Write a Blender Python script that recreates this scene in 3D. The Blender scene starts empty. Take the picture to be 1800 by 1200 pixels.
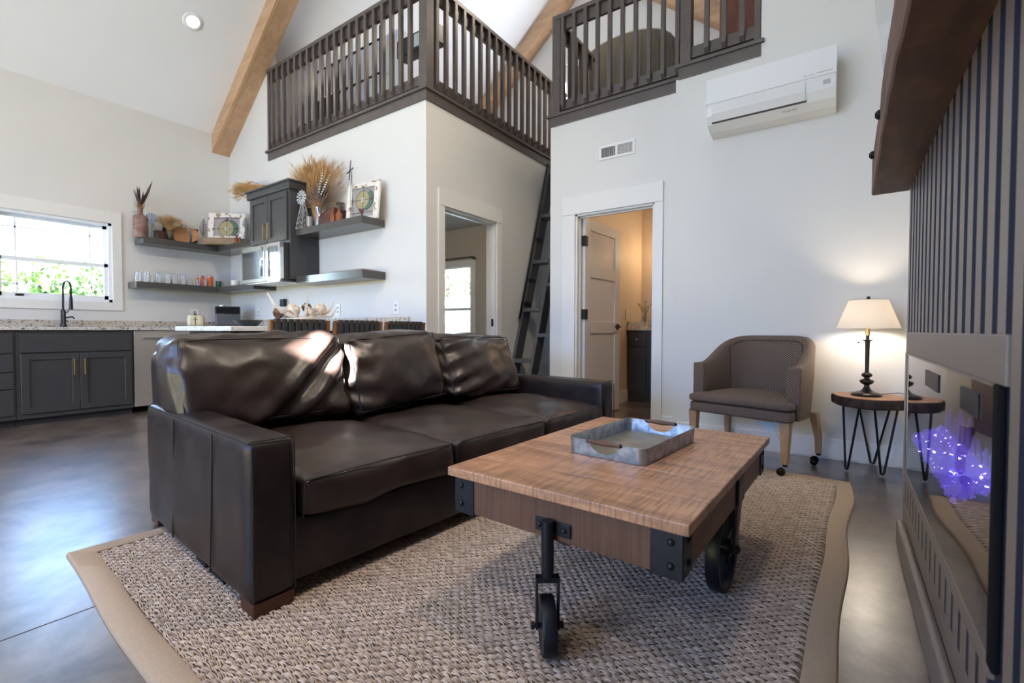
import bpy, math, random
import numpy as np
from mathutils import Vector, Matrix, noise
random.seed(7)
PI = math.pi
sc = bpy.context.scene
C = sc.collection
# ---------------------------------------------------------------- camera
CZ = 0.89
cam = bpy.data.cameras.new('camera'); cam_o = bpy.data.objects.new('camera', cam); C.objects.link(cam_o)
R_ = Vector((0.81789, 0.57536, 0.00244)); F_ = Vector((-0.57515, 0.81769, -0.02422)); U_ = Vector((-0.01593, 0.01840, 0.99970))
m = Matrix((R_, U_, -F_)).transposed().to_4x4(); m.translation = Vector((0, 0, CZ))
cam_o.matrix_world = m
cam.sensor_width = 36; cam.lens = 827.4 / 1800 * 36; cam.clip_start = 0.02; cam.clip_end = 300
cam.dof.use_dof = True; cam.dof.focus_distance = 2.0; cam.dof.aperture_fstop = 3.2
sc.camera = cam_o
# ---------------------------------------------------------------- exposure, world, lights
sc.view_settings.view_transform = 'Standard'; sc.view_settings.look = 'None'
sc.view_settings.gamma = 1; sc.view_settings.use_curve_mapping = False
sc.view_settings.exposure = 0.22
w = bpy.data.worlds.new('sky'); sc.world = w; w.use_nodes = True
nt = w.node_tree; bg = nt.nodes['Background']
sky = nt.nodes.new('ShaderNodeTexSky'); sky.sky_type = 'NISHITA'; sky.sun_disc = False
sky.sun_elevation = math.radians(38); sky.sun_rotation = math.radians(170); sky.air_density = 1.0; sky.dust_density = 0.6; sky.ozone_density = 3.0
nt.links.new(sky.outputs[0], bg.inputs[0]); bg.inputs[1].default_value = 4.0

def light(name, kind, loc, energy, col, target=None, **kw):
    l = bpy.data.lights.new(name, kind); o = bpy.data.objects.new(name, l); C.objects.link(o)
    l.energy = energy; l.color = col; o.location = loc
    for k, v in kw.items(): setattr(l, k, v)
    if target is not None:
        d = Vector(target) - Vector(loc)
        o.rotation_euler = d.to_track_quat('-Z', 'Y').to_euler()
    return o
# the sun, entering by a slot cut in the rear wall to shape its patch
SUN = Vector((0.30, -0.75, 0.42)).normalized()
sun = light('sun', 'SUN', (0, -12, 12), 260.0, (1.0, 0.97, 0.93), angle=0.009)
sun.rotation_euler = SUN.to_track_quat('Z', 'Y').to_euler()
# area lights standing in for daylight, added on the closed wall behind the camera
for nm, x0, x1, kk in (('rear_fill_left', -5.6, -3.6, 1.0), ('rear_fill_right', -2.7, -0.7, 0.7)):
    cx = (x0 + x1) / 2
    light(nm + '_sky', 'AREA', (cx, -3.56, 1.75), 108 * kk, (0.26, 0.47, 1.0), (cx, 3.0, -0.6), shape='RECTANGLE', spread=2.2, size=x1 - x0, size_y=1.1)
    light(nm + '_lawn', 'AREA', (cx, -3.56, 0.62), 82 * kk, (1.0, 0.94, 0.56), (cx, 3.0, 5.0), shape='RECTANGLE', spread=2.0, size=x1 - x0, size_y=1.0)
light('gable_fill', 'AREA', (-3.3, -3.56, 3.9), 130, (0.68, 0.78, 1.0), (-4.6, 2.0, 4.2), shape='RECTANGLE', size=2.6, size_y=1.3)  # added area light for the ceiling; the wall behind it is closed

# ---------------------------------------------------------------- materials
MC = {}
def M(name, col, rough=0.5, metal=0.0, noise_=None, bump=None, col2=None, spec=None, coat=0, emit=None, trans=0, alpha=None, stretch=None, ramp=(0.35, 0.65), ior=None, sheen=0, space='Object', rough2=None):
    if name in MC: return MC[name]
    mt = bpy.data.materials.new(name); mt.use_nodes = True; n = mt.node_tree.nodes; L = mt.node_tree.links
    b = n['Principled BSDF']; MC[name] = mt
    def c4(c): return (c[0], c[1], c[2], 1)
    b.inputs['Base Color'].default_value = c4(col); b.inputs['Roughness'].default_value = rough; b.inputs['Metallic'].default_value = metal
    if spec is not None: b.inputs['Specular IOR Level'].default_value = spec
    if coat: b.inputs['Coat Weight'].default_value = coat; b.inputs['Coat Roughness'].default_value = 0.15
    if sheen: b.inputs['Sheen Weight'].default_value = sheen
    if trans: b.inputs['Transmission Weight'].default_value = trans
    if ior: b.inputs['IOR'].default_value = ior
    if alpha is not None: b.inputs['Alpha'].default_value = alpha
    if emit: b.inputs['Emission Color'].default_value = c4(emit[0]); b.inputs['Emission Strength'].default_value = emit[1]
    if noise_ or bump:
        tc = n.new('ShaderNodeTexCoord'); mp = n.new('ShaderNodeMapping'); L.new(tc.outputs[space], mp.inputs[0])
        if stretch: mp.inputs['Scale'].default_value = stretch
        if noise_:
            t = n.new('ShaderNodeTexNoise'); L.new(mp.outputs[0], t.inputs[0]); t.inputs['Scale'].default_value = noise_; t.inputs['Detail'].default_value = 6; t.inputs['Roughness'].default_value = 0.6
            r = n.new('ShaderNodeValToRGB'); L.new(t.outputs[0], r.inputs[0])
            r.color_ramp.elements[0].position = ramp[0]; r.color_ramp.elements[1].position = ramp[1]
            r.color_ramp.interpolation = 'EASE'; r.color_ramp.elements[0].color = c4(col2 or col); r.color_ramp.elements[1].color = c4(col)
            L.new(r.outputs[0], b.inputs['Base Color'])
            if rough2 is not None:
                q = n.new('ShaderNodeMapRange'); L.new(t.outputs[0], q.inputs[0]); q.inputs[1].default_value = 0.3; q.inputs[2].default_value = 0.7
                q.inputs[3].default_value = rough2; q.inputs[4].default_value = rough; q.inputs[1].default_value = 0.15; q.inputs[2].default_value = 0.85; q.interpolation_type = 'SMOOTHSTEP'; L.new(q.outputs[0], b.inputs['Roughness'])
        if bump:
            t2 = n.new('ShaderNodeTexNoise'); L.new(mp.outputs[0], t2.inputs[0]); t2.inputs['Scale'].default_value = bump[0]; t2.inputs['Detail'].default_value = 5
            bp = n.new('ShaderNodeBump'); L.new(t2.outputs[0], bp.inputs['Height']); bp.inputs['Strength'].default_value = bump[1]; bp.inputs['Distance'].default_value = bump[2] if len(bump) > 2 else 0.005
            L.new(bp.outputs[0], b.inputs['Normal'])
    return mt

wall_m = M('wall_paint', (0.70, 0.685, 0.645), 0.5, noise_=3, col2=(0.69, 0.675, 0.635))
ceil_m = M('ceiling_paint', (0.90, 0.90, 0.91), 0.6)
trim_m = M('trim_paint', (0.76, 0.745, 0.70), 0.35)
base_m = M('baseboard_paint', (0.80, 0.79, 0.76), 0.3)
grey_m = M('railing_paint', (0.105, 0.085, 0.075), 0.35, noise_=9, col2=(0.090, 0.072, 0.064))
cab_m = M('cabinet_paint', (0.052, 0.053, 0.056), 0.33)
shelf_m = M('shelf_paint', (0.075, 0.070, 0.064), 0.22)
brass_m = M('brass', (0.62, 0.42, 0.2), 0.3, 1)
black_m = M('black_iron', (0.012, 0.013, 0.017), 0.4, 0.6, bump=(60, 0.15, 0.002))
blackp_m = M('black_plastic', (0.012, 0.012, 0.014), 0.3)
steel_m = M('stainless', (0.62, 0.60, 0.57), 0.25, 1)
chrome_m = M('chrome', (0.85, 0.85, 0.85), 0.06, 1)
white_m = M('white_plastic', (0.80, 0.80, 0.78), 0.3)
ac_m = M('ac_white', (0.74, 0.74, 0.72), 0.28)
def wood(name, c1, c2, scale=2.2, stretch=(1, 8, 8), rough=0.45, bump=0.25, knots=True, saw=None):
    """wood with grain along the stretch axis of least scale, optional saw marks across (scale, axis, darkness)"""
    if name in MC: return MC[name]
    mt = bpy.data.materials.new(name); mt.use_nodes = True; n = mt.node_tree.nodes; L = mt.node_tree.links; b = n['Principled BSDF']; MC[name] = mt
    tc = n.new('ShaderNodeTexCoord'); mp = n.new('ShaderNodeMapping'); L.new(tc.outputs['Object'], mp.inputs[0]); mp.inputs['Scale'].default_value = stretch
    oi = n.new('ShaderNodeObjectInfo'); cm = n.new('ShaderNodeCombineXYZ'); mu = n.new('ShaderNodeMath'); mu.operation = 'MULTIPLY'; mu.inputs[1].default_value = 17
    L.new(oi.outputs['Random'], mu.inputs[0]); L.new(mu.outputs[0], cm.inputs[0]); L.new(mu.outputs[0], cm.inputs[1]); L.new(cm.outputs[0], mp.inputs[1])
    t = n.new('ShaderNodeTexNoise'); L.new(mp.outputs[0], t.inputs[0]); t.inputs['Scale'].default_value = scale; t.inputs['Detail'].default_value = 8; t.inputs['Roughness'].default_value = 0.65; t.inputs['Distortion'].default_value = 0.6
    r = n.new('ShaderNodeValToRGB'); L.new(t.outputs[0], r.inputs[0]); r.color_ramp.elements[0].position = 0.3; r.color_ramp.elements[1].position = 0.7
    r.color_ramp.elements[0].color = (*c2, 1); r.color_ramp.elements[1].color = (*c1, 1)
    last = r.outputs[0]
    if saw:
        m2 = n.new('ShaderNodeMapping'); L.new(tc.outputs['Object'], m2.inputs[0]); m2.inputs['Scale'].default_value = saw[1]
        t3 = n.new('ShaderNodeTexNoise'); L.new(m2.outputs[0], t3.inputs[0]); t3.inputs['Scale'].default_value = saw[0]; t3.inputs['Detail'].default_value = 3
        t4 = n.new('ShaderNodeTexNoise'); L.new(tc.outputs['Object'], t4.inputs[0]); t4.inputs['Scale'].default_value = 6
        r3 = n.new('ShaderNodeValToRGB'); L.new(t3.outputs[0], r3.inputs[0]); r3.color_ramp.elements[0].position = 0.38; r3.color_ramp.elements[1].position = 0.56
        r3.color_ramp.elements[0].color = (saw[2],) * 3 + (1,); r3.color_ramp.elements[1].color = (1, 1, 1, 1)
        mx = n.new('ShaderNodeMix'); mx.data_type = 'RGBA'; mx.blend_type = 'MULTIPLY'; L.new(t4.outputs[0], mx.inputs['Factor']); L.new(last, mx.inputs[6]); L.new(r3.outputs[0], mx.inputs[7])
        last = mx.outputs[2]
    L.new(last, b.inputs['Base Color']); b.inputs['Roughness'].default_value = rough
    bp = n.new('ShaderNodeBump'); L.new((t3 if saw else t).outputs[0], bp.inputs['Height']); bp.inputs['Strength'].default_value = bump; bp.inputs['Distance'].default_value = 0.003; L.new(bp.outputs[0], b.inputs['Normal'])
    return mt
beam_m = wood('cedar_beam', (0.62, 0.40, 0.24), (0.42, 0.25, 0.14), 1.6, (1, 7, 7), 0.55, 0.1)
mantel_m = wood('rough_walnut_mantel', (0.19, 0.085, 0.052), (0.045, 0.019, 0.012), 2.5, (6, 1, 6), 0.6, 0.5, saw=(14, (1, 12, 1), 0.6))
tabletop_m = wood('table_planks', (0.72, 0.39, 0.215), (0.29, 0.14, 0.078), 2.0, (1.2, 7, 7), 0.36, 0.3, saw=(16, (7, 0.5, 1), 0.35))
apron_m = wood('table_apron', (0.15, 0.072, 0.042), (0.095, 0.045, 0.027), 2.0, (1.5, 1.5, 2.5), 0.5, 0.3, saw=(16, (8, 8, 0.25), 0.42))
oak_m = wood('chair_oak', (0.44, 0.28, 0.15), (0.30, 0.18, 0.09), 4, (6, 6, 1), 0.45, 0.1)
slab_m = wood('slab_top', (0.48, 0.25, 0.12), (0.24, 0.11, 0.055), 5, (1, 1, 1), 0.4, 0.1)
bark_m = M('bark', (0.06, 0.035, 0.022), 0.8, noise_=28, col2=(0.02, 0.012, 0.009), bump=(40, 0.9, 0.01), stretch=(1, 1, 0.35))
box_m = wood('weathered_box_wood', (0.33, 0.22, 0.13), (0.14, 0.09, 0.055), 4, (1, 1, 6), 0.7, 0.3)
redbox_m = wood('redbrown_box_wood', (0.13, 0.042, 0.02), (0.06, 0.02, 0.012), 4, (1, 1, 6), 0.5, 0.2)
leather_m = M('brown_leather', (0.050, 0.031, 0.026), 0.42, noise_=3, col2=(0.015, 0.010, 0.009), bump=(20, 0.30, 0.007), rough2=0.32, ramp=(0.2, 0.85), spec=0.5)
leather2_m = M('brown_leather_frame', (0.036, 0.025, 0.023), 0.42, noise_=7, col2=(0.010, 0.0075, 0.0085), bump=(70, 0.14, 0.002), rough2=0.32, ramp=(0.25, 0.8), spec=0.3)
seam_m = M('seam_thread', (0.010, 0.007, 0.006), 0.6)
footw_m = M('sofa_foot_wood', (0.06, 0.018, 0.008), 0.35)
galv_m = M('galvanised_steel', (0.42, 0.47, 0.52), 0.38, 0.85, noise_=30, col2=(0.24, 0.28, 0.32), rough2=0.5)
galvin_m = M('galvanised_tray_floor', (0.34, 0.34, 0.31), 0.42, 0.7, noise_=14, col2=(0.25, 0.25, 0.23))
granite_m = M('granite', (0.62, 0.59, 0.54), 0.15, noise_=55, col2=(0.10, 0.09, 0.08), ramp=(0.36, 0.5))
glass_m = M('clear_glass', (0.95, 0.97, 0.97), 0.02, trans=1.0, ior=1.45)
amber_m = M('amber_glass', (0.20, 0.045, 0.010), 0.08, coat=0.5)
wheat_m = M('wheat', (0.56, 0.33, 0.12), 0.7, noise_=20, col2=(0.42, 0.23, 0.08))
feather_m = M('brown_feather', (0.10, 0.055, 0.035), 0.7, noise_=30, col2=(0.04, 0.02, 0.014))
def floor_material():
    mt = bpy.data.materials.new('polished_concrete'); mt.use_nodes = True; n = mt.node_tree.nodes; L = mt.node_tree.links; b = n['Principled BSDF']
    tc = n.new('ShaderNodeTexCoord')
    t = n.new('ShaderNodeTexNoise'); L.new(tc.outputs['Object'], t.inputs[0]); t.inputs['Scale'].default_value = 3.4; t.inputs['Detail'].default_value = 12; t.inputs['Roughness'].default_value = 0.68; t.inputs['Distortion'].default_value = 0.3
    r = n.new('ShaderNodeValToRGB'); L.new(t.outputs[0], r.inputs[0]); r.color_ramp.elements[0].position = 0.38; r.color_ramp.elements[1].position = 0.64
    r.color_ramp.elements[0].color = (0.055, 0.042, 0.035, 1); r.color_ramp.elements[1].color = (0.21, 0.160, 0.125, 1)
    L.new(r.outputs[0], b.inputs['Base Color'])
    q = n.new('ShaderNodeMapRange'); L.new(t.outputs[0], q.inputs[0]); q.inputs[1].default_value = 0.3; q.inputs[2].default_value = 0.7; q.inputs[3].default_value = 0.36; q.inputs[4].default_value = 0.285; q.inputs[1].default_value = 0.2; q.inputs[2].default_value = 0.8; q.interpolation_type = 'SMOOTHSTEP'; L.new(q.outputs[0], b.inputs['Roughness'])
    b.inputs['Coat Weight'].default_value = 0.8; b.inputs['Coat Roughness'].default_value = 0.285
    t2 = n.new('ShaderNodeTexNoise'); L.new(tc.outputs['Object'], t2.inputs[0]); t2.inputs['Scale'].default_value = 5; t2.inputs['Detail'].default_value = 2
    bp = n.new('ShaderNodeBump'); L.new(t2.outputs[0], bp.inputs['Height']); bp.inputs['Strength'].default_value = 0.07; bp.inputs['Distance'].default_value = 0.01; L.new(bp.outputs[0], b.inputs['Normal'])
    return mt
floor_m = floor_material()

# ---------------------------------------------------------------- geometry helpers
WM = {}
def prop(o, label=None, cat=None, group=None, kind=None):
    if label: o['label'] = label
    if cat: o['category'] = cat
    if group: o['group'] = group
    if kind: o['kind'] = kind
    return o
def thing(name, label, cat, loc=(0, 0, 0), rz=0, group=None, kind=None):
    o = bpy.data.objects.new(name, None); C.objects.link(o); o.location = loc; o.rotation_euler = (0, 0, rz); o.empty_display_size = 0.05
    WM[o] = Matrix.Translation(loc) @ Matrix.Rotation(rz, 4, 'Z')
    return prop(o, label, cat, group, kind)
class G:
    def __init__(s): s.v = []; s.f = []
    def add(s, v, f):
        k = len(s.v); s.v += [tuple(p) for p in v]; s.f += [tuple(i + k for i in q) for q in f]; return s
    def box(s, x0, x1, y0, y1, z0, z1, M4=None):
        v = [(x, y, z) for z in (z0, z1) for y in (y0, y1) for x in (x0, x1)]
        if M4 is not None: v = [M4 @ Vector(p) for p in v]
        return s.add(v, [(0, 2, 3, 1), (4, 5, 7, 6), (0, 1, 5, 4), (2, 6, 7, 3), (0, 4, 6, 2), (1, 3, 7, 5)])
    def hull(s, a, b):
        "two 4-point rings a (bottom) and b (top) joined to a hexahedron"
        return s.add(list(a) + list(b), [(3, 2, 1, 0), (4, 5, 6, 7), (0, 1, 5, 4), (1, 2, 6, 5), (2, 3, 7, 6), (3, 0, 4, 7)])
    def prism(s, pts, axis, a, b):
        "polygon pts in the plane across axis (0 x,1 y,2 z), extruded from a to b"
        def P(p, h):
            q = list(p); q.insert(axis, h); return tuple(q)
        n = len(pts); v = [P(p, a) for p in pts] + [P(p, b) for p in pts]
        return s.add(v, [tuple(range(n))[::-1], tuple(range(n, 2 * n))] + [(i, (i + 1) % n, n + (i + 1) % n, n + i) for i in range(n)])
    def tube(s, pts, r, seg=8, cap=True, closed=False):
        pts = [Vector(p) for p in pts]; n = len(pts); rs = r if isinstance(r, (list, tuple)) else [r] * n
        rings = []; up = None
        for i, p in enumerate(pts):
            a = pts[(i - 1) % n] if (closed or i > 0) else p; b = pts[(i + 1) % n] if (closed or i < n - 1) else p
            d = (b - a).normalized()
            if up is None: up = Vector((0, 0, 1)) if abs(d.z) < 0.9 else Vector((1, 0, 0))
            x = d.cross(up).normalized(); up = x.cross(d).normalized()
            rings.append([p + (x * math.cos(t) + up * math.sin(t)) * rs[i] for t in (2 * PI * j / seg for j in range(seg))])
        v = [q for rg in rings for q in rg]; f = []
        for i in range(n if closed else n - 1):
            j = (i + 1) % n
            f += [(i * seg + k, i * seg + (k + 1) % seg, j * seg + (k + 1) % seg, j * seg + k) for k in range(seg)]
        if cap and not closed: f += [tuple(range(seg))[::-1], tuple((n - 1) * seg + k for k in range(seg))]
        return s.add(v, f)
    def lathe(s, prof, c=(0, 0, 0), seg=24, M4=None, cap=True):
        v = []; f = []; n = len(prof)
        for r, z in prof:
            for k in range(seg):
                t = 2 * PI * k / seg; v.append(Vector((r * math.cos(t), r * math.sin(t), z)))
        for i in range(n - 1):
            f += [(i * seg + k, i * seg + (k + 1) % seg, (i + 1) * seg + (k + 1) % seg, (i + 1) * seg + k) for k in range(seg)]
        if cap: f += [tuple(range(seg))[::-1], tuple((n - 1) * seg + k for k in range(seg))]
        if M4 is not None: v = [M4 @ p for p in v]
        return s.add([p + Vector(c) for p in v], f)
    def ball(s, c, r, seg=12, sz=1.0):
        n = max(4, seg // 2)
        return s.lathe([(max(1e-4, r * math.sin(PI * i / n)), -r * sz * math.cos(PI * i / n)) for i in range(n + 1)], c, seg, cap=False)
    def sheet(s, grid, thick=0):
        "grid[i][j] of points -> quad sheet"
        a = len(grid); b = len(grid[0]); v = [p for row in grid for p in row]
        return s.add(v, [(i * b + j, (i + 1) * b + j, (i + 1) * b + j + 1, i * b + j + 1) for i in range(a - 1) for j in range(b - 1)])
    def build(s, name, mat, parent=None, smooth=False, bevel=0, sub=0, world=False, seg=2, auto=None, **pr):
        v = s.v
        if parent is not None and world:
            I = WM[parent].inverted(); v = [I @ Vector(p) for p in v]
        me = bpy.data.meshes.new(name); me.from_pydata([tuple(p) for p in v], [], s.f)
        me.materials.append(mat)
        if smooth: me.shade_smooth()
        me.update()
        o = bpy.data.objects.new(name, me); C.objects.link(o)
        if parent is not None: o.parent = parent; WM[o] = WM[parent]
        else: WM[o] = Matrix.Identity(4)
        if bevel:
            b = o.modifiers.new('bevel', 'BEVEL'); b.width = bevel; b.segments = seg; b.limit_method = 'ANGLE'; b.angle_limit = math.radians(40)
        if sub:
            q = o.modifiers.new('subd', 'SUBSURF'); q.levels = sub; q.render_levels = sub
        if smooth and auto:
            try: me.set_sharp_from_angle(angle=math.radians(auto))
            except Exception: pass
        return prop(o, **pr)
def box(name, mat, b, parent=None, bevel=0, world=False, **pr):
    return G().box(*b).build(name, mat, parent, bevel=bevel, world=world, **pr)
def copy_tree(o, parent=None, name=None):
    c = o.copy(); C.objects.link(c); c.parent = parent; WM[c] = WM.get(parent, Matrix.Identity(4))
    if name: c.name = name
    for ch in list(o.children): copy_tree(ch, c)
    return c
def place(o, loc, rz=0):
    o.location = loc; o.rotation_euler = (0, 0, rz); return o
def holed(g, axis, a, b, u, v, holes):
    "wall slab across axis from a to b; u,v extents; holes (u0,u1,v0,v1)"
    us = sorted({u[0], u[1], *[h[0] for h in holes], *[h[1] for h in holes]}); vs = sorted({v[0], v[1], *[h[2] for h in holes], *[h[3] for h in holes]})
    us = [x for x in us if u[0] <= x <= u[1]]; vs = [x for x in vs if v[0] <= x <= v[1]]
    for i in range(len(us) - 1):
        for j in range(len(vs) - 1):
            cu = (us[i] + us[i + 1]) / 2; cv = (vs[j] + vs[j + 1]) / 2
            if any(h[0] < cu < h[1] and h[2] < cv < h[3] for h in holes): continue
            if axis == 0: g.box(a, b, us[i], us[i + 1], vs[j], vs[j + 1])
            else: g.box(us[i], us[i + 1], a, b, vs[j], vs[j + 1])
    return g
S = dict(kind='structure')
# ---------------------------------------------------------------- room shell
XL, YK, XH, YD, YC, YG, YR = -6.773, 3.03, -3.075, 4.18, 3.99, 6.55, -3.6
XR = 0.53; FZ = -0.012; LZ = 3.05; SL = 0.829; RX = -3.12; RZ = 3.44 + SL * (RX - XL)
XF = 0.224
def ceil_z(x): return 3.44 + SL * (x - XL) if x < RX else RZ - SL * (x - RX)
fl = G().box(-6.9, 0.75, -3.75, 6.7, -0.12, FZ).build('floor', floor_m, **S)
g = G()
jm = M('floor_joint', (0.05, 0.04, 0.035), 0.6)
for y in (-1.6,): g.box(-6.7, 0.5, y - 0.003, y + 0.003, FZ - 0.001, FZ + 0.0006)
for x in (-1.978,): g.box(x - 0.0025, x + 0.0025, -3.6, 0.9, FZ - 0.001, FZ + 0.0006)
g.box(-2.2, -1.2, 5.05, 5.056, FZ - 0.001, FZ + 0.0006)
G().box(0.02, 0.197, 2.552, 2.556, FZ - .001, FZ + .0006).box(0.0, 0.197, 3.05, 3.053, FZ - .001, FZ + .0006).build('floor_joint', M('floor_joint_pale', (.34, .30, .25), .5), fl)
g.build('floor_joint', jm, fl, label='thin saw-cut joints in the concrete floor')
G().box(-6.77, -3.195, 3.15, 6.55, 2.76, LZ - 0.02).box(-3.195, -2.9, 5.3, 6.55, 2.9, LZ - 0.02).box(-2.46, 0.53, 4.3, 6.55, 2.62, LZ - 0.02).box(-2.9, -2.46, 5.3, 6.55, 2.9, LZ - 0.02).build('floor', M('loft_floor', (0.20, 0.12, 0.07), 0.5), **S)
# left wall with the kitchen window
WY0, WY1, WZ0, WZ1 = 0.845, 1.765, 1.19, 2.078
holed(G(), 0, -6.90, XL, (-3.7, 6.67), (-0.1, 3.5), [(WY0, WY1, WZ0, WZ1)]).build('wall_left', wall_m, **S)
# kitchen wall (loft front), with the wedge that runs up to the ceiling left of the railing
G().box(XL, XH, YK, YK + 0.12, -0.1, 2.95).prism([(XL, 2.95), (-5.79, 2.95), (-5.79, ceil_z(-5.79) + .03), (XL, 3.46)], 1, YK, YK + 0.12).build('wall_kitchen', wall_m, **S)
holed(G(), 0, XH - 0.12, XH, (YK + 0.12, 6.55), (-0.1, 2.95), [(3.256, 4.068, -0.1, 2.045)]).build('wall_hall', wall_m, **S)
g = holed(G(), 1, YD, YD + 0.12, (-2.464, -1.16), (-0.1, 2.95), [(-2.176, -1.39, -0.1, 2.027)])
g.box(-2.464, -2.344, YD + 0.12, 6.55, -0.1, 2.95).build('wall_bathroom', wall_m, **S)
g = G().box(-1.16, -0.537, YC, YC + 0.13, -0.1, 2.95).box(-1.16, -1.04, YC + .13, YD + .12, -0.1, 2.95)
g.prism([(-0.537, -0.1), (XR, -0.1), (XR, 3.5), (-0.537, ceil_z(-0.537) + .04)], 1, YC, YC + 0.13).build('wall_back', wall_m, **S)
G().box(XR, XR + 0.13, -3.7, 6.67, -0.1, 3.5).build('wall_right', wall_m, **S)
g = holed(G(), 1, YR - 0.12, YR, (-6.9, 0.7), (-0.1, 6.6), [(-.25, -.05, 3.50, 3.76)]).build('wall_rear', wall_m, **S)  # slot added to let the sun make a patch on the sofa
holed(G(), 1, YG, YG + 0.12, (-6.9, 0.7), (-0.1, 6.6), [(-6.32, -5.5, 0.3, 2.06)]).build('wall_gable', wall_m, **S)
G().box(-3.075, -2.464, 5.6, 5.7, -0.1, 2.9).build('wall_hall_end', wall_m, **S)
# ceiling, two slopes
G().prism([(-6.95, ceil_z(-6.95)), (RX, RZ), (RX, RZ + 0.15), (-6.95, ceil_z(-6.95) + 0.15)], 1, -3.75, 6.7).prism([(RX, RZ), (0.75, ceil_z(0.75)), (0.75, ceil_z(0.75) + 0.15), (RX, RZ + 0.15)], 1, -3.75, 6.7).build('ceiling', ceil_m, **S)
# frames round the area lights on the solid rear wall (behind the camera)
g = G()
for a, b in ((-5.62, -3.58), (-2.72, -0.68)):
    g.box(a, a + .06, -3.62, -3.55, 0.05, 2.32).box(b - .06, b, -3.62, -3.55, 0.05, 2.32).box((a + b) / 2 - .04, (a + b) / 2 + .04, -3.62, -3.55, 0.05, 2.32).box(a, b, -3.62, -3.55, 2.26, 2.34).box(a, b, -3.62, -3.55, 0.03, 0.12)
g.box(-4.6, -2.0, -3.62, -3.55, 3.2, 3.27).box(-4.6, -2.0, -3.62, -3.55, 4.5, 4.57).box(-4.63, -4.57, -3.62, -3.55, 3.2, 4.57).box(-2.03, -1.97, -3.62, -3.55, 3.2, 4.57)
g.build('rear_light_frames', trim_m, **S)
prop(box('sun_block_roof', M('porch_boards', (.5, .45, .4), .6), (-7.5, .5, -9.5, -3.76, 2.55, 2.7)), 'wide boarded roof added behind the camera to block the sun', 'roof')  # unseen roof added to keep the sun off the rear wall
prop(box('porch_deck', MC['porch_boards'], (-7.5, .5, -9.5, -3.76, -.3, -.05)), 'boarded porch deck outside the rear glass doors, behind the camera', 'deck')
# chimney bump-out that carries the fireplace
FY0, FY1 = -2.6, 2.64
# baseboards
def bb(name, b): return box(name, base_m, b, bevel=0.004, **S)
bb('baseboard_back', (-1.13, XR, YC - 0.016, YC, FZ, 0.135)); bb('baseboard_bath', (-1.311, -1.16, YD - 0.016, YD, FZ, 0.135))
bb('baseboard_bath', (-2.464, -2.323, YD - 0.016, YD, FZ, 0.135)); bb('baseboard_step', (-1.176, -1.16, YC - 0.014, YD, FZ, 0.135))
bb('baseboard_kitchen', (-3.29, XH + .016, YK - .016, YK, FZ, 0.135)); bb('baseboard_hall', (XH, XH + .016, YK - .016, 3.17, FZ, 0.135)); bb('baseboard_hall', (XH, XH + .016, 4.16, 5.6, FZ, 0.135))
bb('baseboard_hall', (-2.48, -2.464, YD - .016, 5.6, FZ, 0.135))
# door casings
def casing_y(name, Y, x0, x1, o0, o1, z1, zo):   # on a wall facing -Y
    t = prop(thing(name, None, None), kind='structure')
    for b in ((o0, x0, Y - .018, Y, FZ, z1), (x1, o1, Y - .018, Y, FZ, z1), (o0, o1, Y - .022, Y, z1, zo)): box('casing', trim_m, b, t, bevel=.003)
    for b in ((x0, x0 + .018, Y, Y + .12, FZ, z1 - .0), (x1 - .018, x1, Y, Y + .12, FZ, z1), (x0, x1, Y, Y + .12, z1 - .018, z1), (x0 + .018, x0 + .03, Y + .05, Y + .075, FZ, z1 - .018), (x1 - .03, x1 - .018, Y + .05, Y + .075, FZ, z1 - .018), (x0, x1, Y + .05, Y + .075, z1 - .03, z1 - .018)): box('jamb', trim_m, b, t)
    return t
casing_y('door_1', YD, -2.176, -1.39, -2.323, -1.311, 2.027, 2.204)
t = prop(thing('door_2', None, None), kind='structure')
for b in ((XH, XH + .018, 3.172, 3.256, FZ, 2.045), (XH, XH + .018, 4.068, 4.16, FZ, 2.045), (XH, XH + .022, 3.172, 4.16, 2.045, 2.2)): box('casing', trim_m, b, t, bevel=.003)
for b in ((XH - .12, XH, 3.256, 3.274, FZ, 2.045), (XH - .12, XH, 4.05, 4.068, FZ, 2.045), (XH - .12, XH, 3.256, 4.068, 2.027, 2.045), (XH - .075, XH - .05, 4.038, 4.05, FZ, 2.027), (XH - .075, XH - .05, 3.256, 4.068, 2.015, 2.027)): box('jamb', trim_m, b, t)
box('strike_plate', black_m, (XH - .045, XH - .02, 4.044, 4.051, 0.93, 1.01), t)
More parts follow.
